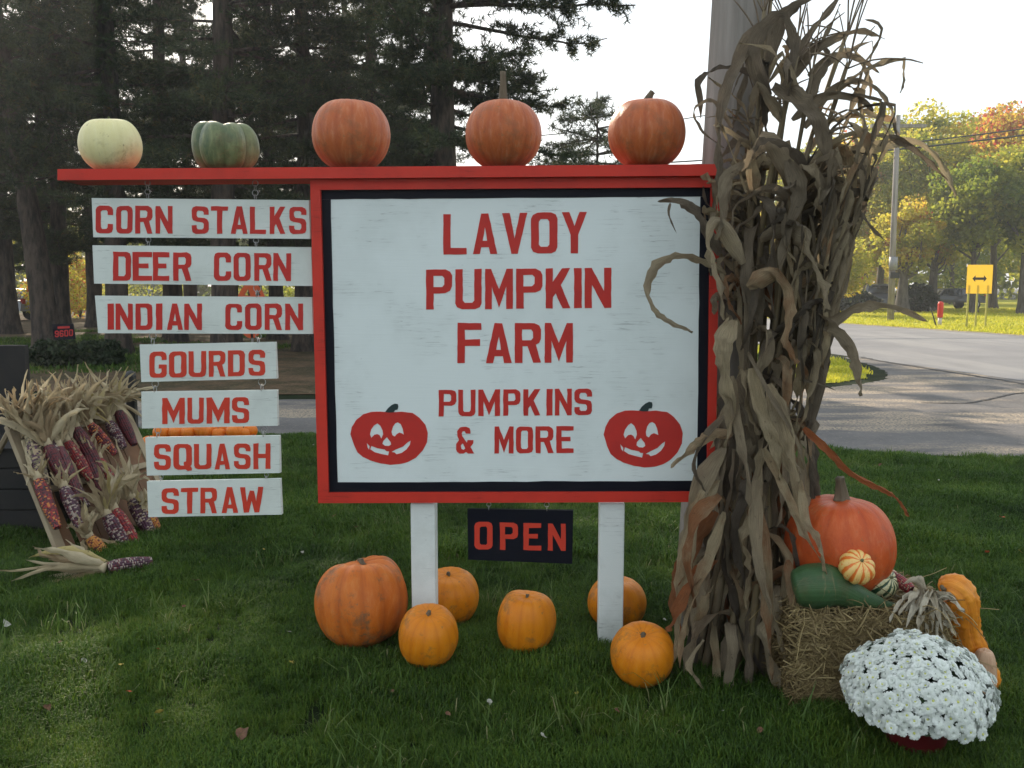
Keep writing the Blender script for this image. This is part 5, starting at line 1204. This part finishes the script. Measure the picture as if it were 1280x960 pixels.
face_grid(O, X, Z, 30, 16, np.array((0, -1, 0))); face_grid(O + Y_, Z, X, 16, 30, np.array((0, 1, 0))); face_grid(O, Z, Y_, 16, 20, np.array((-1, 0, 0))); face_grid(O + X, Y_, Z, 20, 16, np.array((1, 0, 0))); face_grid(O + Z, X, Y_, 30, 20, np.array((0, 0, 1)))
mk('bale_body', V, Fc, M_bale, bale)
n = 9000; ff = rg.integers(0, 10, n); uv_ = rg.random((n, 2)); C = np.zeros((n, 3)); D = rg.normal(0, 1, (n, 3)); NN = np.zeros((n, 3))
fr = ff < 4; tp = (ff >= 4) & (ff < 7); lf = ff >= 7; rt_ = ff == 9
C[fr] = np.c_[bx0 + (bx1-bx0)*uv_[fr, 0], np.full(fr.sum(), by0), bz * uv_[fr, 1]]; NN[fr] = (0, -1, 0)
C[tp] = np.c_[bx0 + (bx1-bx0)*uv_[tp, 0], by0 + (by1-by0)*uv_[tp, 1], np.full(tp.sum(), bz)]; NN[tp] = (0, 0, 1)
C[lf] = np.c_[np.full(lf.sum(), bx0), by0 + (by1-by0)*uv_[lf, 0], bz * uv_[lf, 1]]; NN[lf] = (-1, 0, 0)
C[rt_, 0] = bx1; NN[rt_] = (1, 0, 0)
D -= NN * (np.sum(D * NN, 1)[:, None]) * .75; D += np.array((.5, 0, 0)) * np.sign(D[:, :1]) * (rg.random((n, 1)) < .6); D /= np.linalg.norm(D, axis=1)[:, None]
L = .03 + .09 * rg.random((n, 1)) ** 1.6; C = C + NN * (.004 + .012 * rg.random((n, 1))); w = np.cross(D, NN + rg.normal(0, .3, (n, 3))); w /= np.linalg.norm(w, axis=1)[:, None]; W = .0012 + .0012 * rg.random((n, 1))
mid = C + NN * .006 * rg.random((n, 1)) + rg.normal(0, .004, (n, 3)); a_, b_ = C - D * L / 2, C + D * L / 2
a_[:, 2] = np.maximum(a_[:, 2], .004); b_[:, 2] = np.maximum(b_[:, 2], .004)
SV = np.stack([a_ - w*W, a_ + w*W, mid + w*W, mid - w*W, b_ + w*W, b_ - w*W], 1).reshape(-1, 3); k6 = np.arange(n) * 6
SF = np.concatenate([np.stack([k6, k6+1, k6+2, k6+3], 1), np.stack([k6+3, k6+2, k6+4, k6+5], 1)])
props(mk('loose_straw', SV, SF, M_straw, bale, False, {'tint': np.repeat(rg.random(n), 6)}), kind='stuff')
# longer wisps hanging over the front edge and the right end
mb = MB()
for k in range(150):
    p = np.array((rg.uniform(bx0, bx1 + .03), by0 + rg.uniform(-.01, .25), bz + .012)) if k < 110 else np.array((bx1 + .01, rg.uniform(by0, by1), rg.uniform(.12, bz)))
    d = np.array((rg.normal(0, 1), rg.normal(-.4, .6), rg.uniform(0, .6))) if k < 110 else np.array((1, rg.normal(-.3, .6), rg.uniform(-.2, .6)))
    Q = droop(p, d, rg.uniform(.08, .22), rg.uniform(3, 12), 7, rg, .12); Q[:, 2] = np.where((Q[:, 0] > bx0) & (Q[:, 0] < bx1) & (Q[:, 1] > by0), np.maximum(Q[:, 2], bz + .008), np.maximum(Q[:, 2], .01))
    mb.tube(Q, .0016, 3, cap=False); mb.t[-1] = np.full(len(mb.v[-1]), rg.random())
props(mb.make('straw_wisps', M_straw, bale, False, tint=True), kind='stuff')
def px_size(w, Y, z=.3): return w / F * (Y * cos(PITCH) + (CH - z) * sin(PITCH))
# big red orange pumpkin
rp = px_size(134, 3.17, .45) / 2; p = atY(1050, 667, 3.17)
squash('pumpkin', (p[0], 3.17, bz + .008), rp, rp * .93, M_pk_red, 'huge smooth red orange pumpkin with a thick stem, on the straw bale', ribs=15, depth=.009, seed=51, lump=.02, stem=(.085, .021, (-.012, .0)), top=.10, shape=1.2, rot=.5)
def blob_along(name, pts, rads, mat, label, cat, warts=0, seed=0, ribs=9, depth=.02, seg=48, n=60, loc=None, group=None):
    C_ = smoothpoly(pts, n // (len(pts) - 1)); s = np.linspace(0, 1, len(C_)); rr_ = np.interp(s, np.linspace(0, 1, len(rads)), rads)
    k3 = np.ones(5) / 5; rr2 = np.convolve(np.pad(rr_, 2, 'edge'), k3, 'valid'); rr2[0] = 0.0005; rr2[-1] = .0005
    m_ = max(3, len(s) // 10)
    for i in range(m_): f = sqrt(1 - (1 - i / m_) ** 2); rr2[i] = max(.0005, rr2[m_] * f); 
    for i in range(m_): f = sqrt(1 - (1 - i / m_) ** 2); rr2[-1-i] = max(.0005, rr2[-1-m_] * f)
    rg = np.random.default_rng(seed); ph = rg.random(3) * 6
    wv = rg.random((len(s), seg)) if warts else None
    mb = MB(); cnt = [0]
    mb.tube(C_, rr2, seg, ridge=lambda th, t: 1 - depth * (1 - abs(cos(ribs * th / 2))) + .015 * sin(2*th + ph[0] + 3*t)); VV = mb.v[0]
    if warts:
        ctr = np.repeat(C_, seg, 0); dirv = VV - ctr; dirv /= np.linalg.norm(dirv, axis=1)[:, None] + 1e-9; bump = np.zeros(len(VV))
        for q in range(warts):
            i = rg.integers(seg * m_, len(VV) - seg * m_); dd = np.linalg.norm(VV - VV[i], axis=1); rw = rg.uniform(.005, .009); bump = np.maximum(bump, rw * .55 * np.clip(1 - (dd / rw) ** 2, 0, 1))
        VV = VV + dirv * bump[:, None]
    th = np.tile(np.arange(seg) * 2 * pi / seg, len(C_)); G = (1 - np.abs(np.cos(ribs * th / 2))) * .9
    loc = np.array(loc if loc is not None else C_[0]); zmn = 0
    o = mk(name, VV - loc, mb.f, mat, None, True, {'groove': G, 'low': np.zeros(len(VV)), 'lc': np.cos(th), 'ls': np.sin(th)}); o.location = tuple(loc); return props(o, label, cat, group)
# long green squash: fat body at the left, neck tapering to the right along the front edge
yq = 3.0
sq = [atY(990, 736, yq + .01), atY(1012, 736, yq), atY(1040, 738, yq - .01), atY(1070, 746, yq - .01), atY(1100, 757, yq - .005), atY(1126, 765, yq)]
rq = [px_size(18, yq), px_size(28, yq), px_size(29, yq), px_size(20, yq), px_size(13.5, yq), px_size(9, yq), px_size(7.5, yq)]
for i, r_ in enumerate((.055, .078, .080, .055, .034, .028)): sq[i][2] = max(sq[i][2], bz + .004 + r_ * 0.95) if i < 3 else sq[i][2]
blob_along('green_gourd', sq, rq, M_squash, 'dark green swan-necked gourd lying along the front of the bale', 'gourd', seed=61, ribs=5, depth=.006)
p = atY(1071, 709, 2.955); rm_ = px_size(45, 2.955) / 2
squash('mini_pumpkin', (p[0], 2.955, p[2] - rm_ * .92), rm_, rm_ * .80, M_mini, 'tiny orange and cream striped pumpkin leaning on the huge pumpkin', ribs=10, depth=.07, seed=52, lump=.01, stem=(.008, .006, (0, 0), M_stemg), tilt=(.75, .1), top=.12)
p = atY(1100, 735, 3.08); rm_ = px_size(44, 3.08) / 2
squash('striped_gourd', (p[0], 3.08, bz + .006), rm_, rm_ * .86, M_ggourd, 'small dark green gourd with cream stripes, right of the tiny pumpkin', 'gourd', ribs=12, depth=.06, seed=53, lump=.02, stem=(.01, .005, (0, 0), M_stemg), tilt=(.9, .5), top=.1)
sb = squash('small_pumpkin', (atY(1112, 717, 3.2)[0], 3.2, bz + .03), .028, .024, M_pale, 'small pinkish gourd tucked behind the green striped one', 'gourd', ribs=8, depth=.03, seed=54)
sb.name = 'pink_gourd'
ear(atY(1140, 738, 3.02) + (0, 0, .0), atY(1112, 716, 3.12), .021, 'red', 'dark red ear of corn on the bale, pointing up behind the pale husks', 'corn on the straw bale', 5, .07, .03, (.7, -.4, -.2), .9, 180, 0)
# pale husk fan spilling forward and down
hp = atY(1158, 742, 3.0)
hf = empty('corn_husk_spray', hp, 'spray of pale dry husks spilling over the bale toward the white mum', 'corn husks')
tips = [(1123,768),(1132,785),(1120,800),(1145,795),(1158,800),(1170,802),(1184,806),(1195,795),(1200,782),(1206,765),(1200,760),(1148,785),(1165,790),(1178,790),(1140,775),(1128,730),(1140,722),(1112,778),(1150,770),(1172,775),(1186,785)]
for k, (tx, ty) in enumerate(tips):
    yt = 2.90 if ty > 760 else 2.97; tp_ = atY(tx, ty, yt - .03 * (k % 2)); c_ = atY((1158 + tx) / 2 + rg.normal(0, 3), (742 + ty) / 2 - 6, 2.95)
    V, F2, uv, ti = ribbon(smoothpoly([hp, c_ + (0, -.01, .012), tp_], 5), .046 + .016 * rg.random(), (1, 0, 0) if abs(tx - 1158) < 25 else (0, -.5, 1), rg.normal(0, .5), .35, .05, seed=5000 + k, tint=[.35, .7, .5, .2][k % 4], curl=.8, cols=3, prof=lambda s: np.minimum(1, .35 + s * 2.2) * np.clip(1 - s, 0, 1) ** .5)
    mk('husk', V, F2, M_huskp, hf, True, {'tint': ti}, uv)
# warty orange gourd: head up, body down at the right end of the bale
wq = [atY(1182, 740, 3.02), atY(1192, 738, 3.0), atY(1200, 752, 3.0), atY(1205, 785, 3.02), atY(1214, 815, 3.04), atY(1224, 845, 3.05), atY(1226, 872, 3.05)]
rw_ = [px_size(13, 3), px_size(22, 3), px_size(21.5, 3), px_size(18, 3), px_size(21, 3), px_size(24, 3), px_size(21, 3)]
blob_along('warty_gourd', wq, rw_, M_wart, 'bright orange warty gourd standing at the right end of the bale', 'gourd', warts=420, seed=62, ribs=9, depth=.05, n=96, seg=56)
mb = MB(); pst = atY(1180, 737, 2.97); mb.tube([pst - pst, np.array((-.012, -.012, .008)), np.array((-.018, -.02, .018))], [.009, .006, .007], 10); o = mb.make('stem', M_stem, bpy.data.objects['warty_gourd'], True, local=True)
o.location = Vector(pst) - bpy.data.objects['warty_gourd'].location
pp = atY(1229, 850, 2.95); squash('tan_gourd', (pp[0], 2.95, 0), .042, .115, M_pale, 'smooth pinkish tan gourd half hidden behind the white mum', 'gourd', ribs=6, depth=.01, seed=55, shape=1.0)

# ------------------------------------------------------------------ white mum in its pot
mc = np.array((atY(1146, 860, 2.68)[0], 2.68, 0.0)); mum = empty('potted_mum', mc, 'round white chrysanthemum in a dark red pot in front of the straw bale', 'potted plant')
M_pot = simple('dark_red_pot', (.12, .01, .012), (.09, .008, .01), 6, .4, .05); M_soil = simple('potting_soil', (.02, .014, .01), (.035, .025, .018), 40, .95)
mb = MB(); mb.lathe([(0, -.004), (.082, -.004), (.090, .02), (.108, .115), (.117, .118), (.119, .145), (.110, .145), (.107, .125), (.10, .12)], seg=40); mb.make('pot', M_pot, mum, True, local=True)
mb = MB(); mb.lathe([(.106, .122), (0, .126)], seg=30); mb.make('soil', M_soil, mum, True, local=True)
rg = np.random.default_rng(33); n = 3400; d = rg.normal(0, 1, (n, 3)); d /= np.linalg.norm(d, axis=1)[:, None]; d[:, 2] = np.abs(d[:, 2]) * 1.0 - .25 * (rg.random(n) < .5); 
RX, RZ, ZC = .214, .176, .172
Pn = d * (.55 + .40 * rg.random((n, 1))) * np.array((RX, RX, RZ)) + np.array((0, 0, ZC)); Pn[:, 2] = np.maximum(Pn[:, 2], .06)
M_mleaf = tinted('mum_leaves', [(0, (.012, .030, .014)), (.6, (.03, .06, .024)), (1, (.05, .09, .03))], .2)
V, Fc, T = leaf_quads(Pn, .034, rg, rg.random(n)); props(mk('foliage', V, Fc, M_mleaf, mum, False, {'tint': T}, local=True), kind='stuff')
mb = MB()
for k in range(14):
    a = k * .449 * 2 * pi; q = np.array((cos(a) * .14 * ((k % 5) / 5 + .2), sin(a) * .14 * ((k % 5) / 5 + .2), .27)); mb.tube([(q[0]*.2, q[1]*.2, .12), q * (.7, .7, .8), q], .003, 5, cap=False)
mb.make('stem', M_stemg, mum, True, local=True)
M_petal = tinted('white_petals', [(0, (.76, .80, .74)), (1, (.84, .87, .84))], .25, .55); M_eye = simple('yellow_green_centre', (.55, .58, .12), (.6, .6, .2), 200, .7)
def flower_mesh(seed, op):
    rg = np.random.default_rng(seed); V = []; Fc = []; T = []
    for lay, (np_, L, el, w) in enumerate(((12, 1.0, .05, .46), (11, .88, .38, .40), (8, .66, .80 - op, .34))):
        for k in range(np_):
            a = 2*pi*(k + .5*lay + rg.normal(0, .08)) / np_; l = L * rg.uniform(.88, 1.06); e = el + rg.normal(0, .07); n = len(V); c_, s_ = cos(a), sin(a)
            for (t, ww, dz) in ((.12, .35, 0), (.66, 1, .05), (1.0, .72, -.08)):
                x = l * t * cos(e); z = l * t * sin(e) + dz
                V += [(x*c_ + ww*w/2*s_, x*s_ - ww*w/2*c_, z), (x*c_ - ww*w/2*s_, x*s_ + ww*w/2*c_, z)]
            Fc += [(n, n+2, n+3, n+1), (n+2, n+4, n+5, n+3)]; T += [rg.random()] * 6
    return V, Fc, T
fl = []
for k in range(4):
    V, Fc, T = flower_mesh(k, [0, .15, .35, -.1][k]); me_o = mk('flower', V, Fc, M_petal, None, False, {'tint': T}); fl.append(me_o.data); bpy.data.objects.remove(me_o)
    mb = MB(); mb.lathe([(.20, .10), (.16, .22), (.0, .27)], seg=8); o_ = mb.make('c', M_eye, None, True); fl[-1] = (fl[-1], o_.data); bpy.data.objects.remove(o_)
pts = []; ga = pi * (3 - sqrt(5)); NF = 298
tries = 0
extra = []
while len(pts) < NF and tries < 90000:
    tries += 1; d = rg.normal(0, 1, 3); d /= np.linalg.norm(d)
    if d[2] < -.18: continue
    if d[1] > .35 and rg.random() < .5: continue
    q = d * np.array((RX, RX, RZ)) * (1 + .045 * sin(7*d[0]+2*d[2]) + .03 * rg.normal()) + np.array((0, 0, ZC))
    if q[2] < .12: continue
    if all(np.linalg.norm(q - p_[0]) > (.0205 if d[1] < .3 else .026) for p_ in pts + extra): (pts if d[1] < .3 else extra).append((q, d))
for k, (q, d) in enumerate(pts):
    me, ec = fl[int(rg.integers(0, 4))]; dd = Vector(d + rg.normal(0, .22, 3) + np.array((0, -.05, .15))).normalized(); s_ = rg.uniform(.0180, .0215)
    o = bpy.data.objects.new('flower', me); COL.objects.link(o); o.parent = mum; o.location = Vector(q); o.rotation_euler = dd.to_track_quat('Z', 'Y').to_euler(); o.scale = (s_,) * 3
    if rg.random() < .55: 
        c_ = bpy.data.objects.new('flower_centre', ec); COL.objects.link(c_); c_.parent = o

bk = MB()
for q, d in extra:
    V, Fc, T = flower_mesh(int(rg.integers(0, 99)), .1); M3 = np.array(Vector(d).to_track_quat('Z', 'Y').to_matrix()); bk.add((np.array(V) * .018) @ M3.T + q, Fc, .5)
if extra: props(bk.make('rear_flowers', M_petal, mum, local=True, tint=True), kind='stuff')

# ------------------------------------------------------------------ fallen leaves and bits on the grass
def litter(px, py, kind, size, rz):
    p = gnd(px, py); cols = {'brown': .15, 'red': .97, 'yellow': .7}; rg = np.random.default_rng(int(px * 7 + py)); n = 9; V = []; 
    for k in range(n):
        a = 2*pi*k/n; r_ = size * (.5 + .5 * abs(cos(a * 1.5))) * rg.uniform(.7, 1.1); V.append((r_ * cos(a), r_ * .7 * sin(a), rg.uniform(0, .35) * size))
    V.append((0, 0, .0)); Fc = [(k, (k+1) % n, n) for k in range(n)]
    mat = {'brown': M_lbrown, 'red': M_lred, 'yellow': M_lyel, 'pale': M_lpale}[kind]
    nm = {'brown': 'dry brown', 'red': 'orange red', 'yellow': 'yellow', 'pale': 'pale bleached'}[kind]
    o = mk('fallen_leaf', V, Fc, mat, None); o.location = (p[0], p[1], rg.uniform(.035, .06)); o.rotation_euler = (rg.normal(0, .35), rg.normal(0, .35), rz)
    props(o, nm + ' fallen leaf lying on the lawn', 'leaf', nm + ' leaves fallen on the lawn')
M_lbrown = simple('dead_leaf_brown', (.16, .08, .04), (.10, .05, .03), 50, .8); M_lred = simple('dead_leaf_red', (.50, .10, .03), (.38, .07, .03), 50, .7)
M_lyel = simple('dead_leaf_yellow', (.50, .38, .08), (.4, .28, .06), 50, .7); M_lpale = simple('dead_leaf_pale', (.36, .36, .30), (.26, .25, .2), 50, .7)
for (px, py, kd, s_) in [(281,656,'pale',.035),(378,703,'pale',.025),(8,792,'pale',.04),(106,840,'pale',.03),(245,738,'brown',.03),(152,843,'yellow',.02),(198,823,'red',.016),(303,932,'brown',.045),(200,912,'yellow',.03),(162,878,'red',.018),
   (250,712,'pale',.014),(362,803,'pale',.02),(365,842,'yellow',.02),(75,817,'brown',.018),(612,890,'pale',.03),(905,905,'pale',.025),(678,940,'pale',.03),(1252,657,'red',.03),(1233,702,'red',.022),(1275,700,'yellow',.03),(1173,606,'pale',.022),
   (418,655,'brown',.025),(445,668,'brown',.03),(830,790,'pale',.02),(1215,925,'red',.03),(340,640,'pale',.02),(700,660,'brown',.02),(860,745,'brown',.02),(490,880,'brown',.018),(560,905,'brown',.018),(720,880,'yellow',.014),(950,930,'brown',.02),(392,562,'pale',.022),(1100,590,'brown',.03),(230,770,'brown',.014),(60,900,'brown',.02),(770,905,'brown',.02),(330,700,'yellow',.013)]:
    litter(px, py, kd, s_ * (.62 if kd == 'pale' else .9), R(0, 6))

# ------------------------------------------------------------------ thin autumn haze in the air
hz, hnt, ho = new_mat('thin_haze'); hv = hnt.nodes.new('ShaderNodeVolumePrincipled')
hv.inputs['Color'].default_value = (.92, .93, .96, 1); hv.inputs['Density'].default_value = .0013; hv.inputs['Anisotropy'].default_value = .55
hnt.links.new(hv.outputs[0], ho.inputs['Volume'])
props(MB().box((-620, -70, -1.2), (620, 1220, 17.5)).make('haze', hz), kind='stuff')
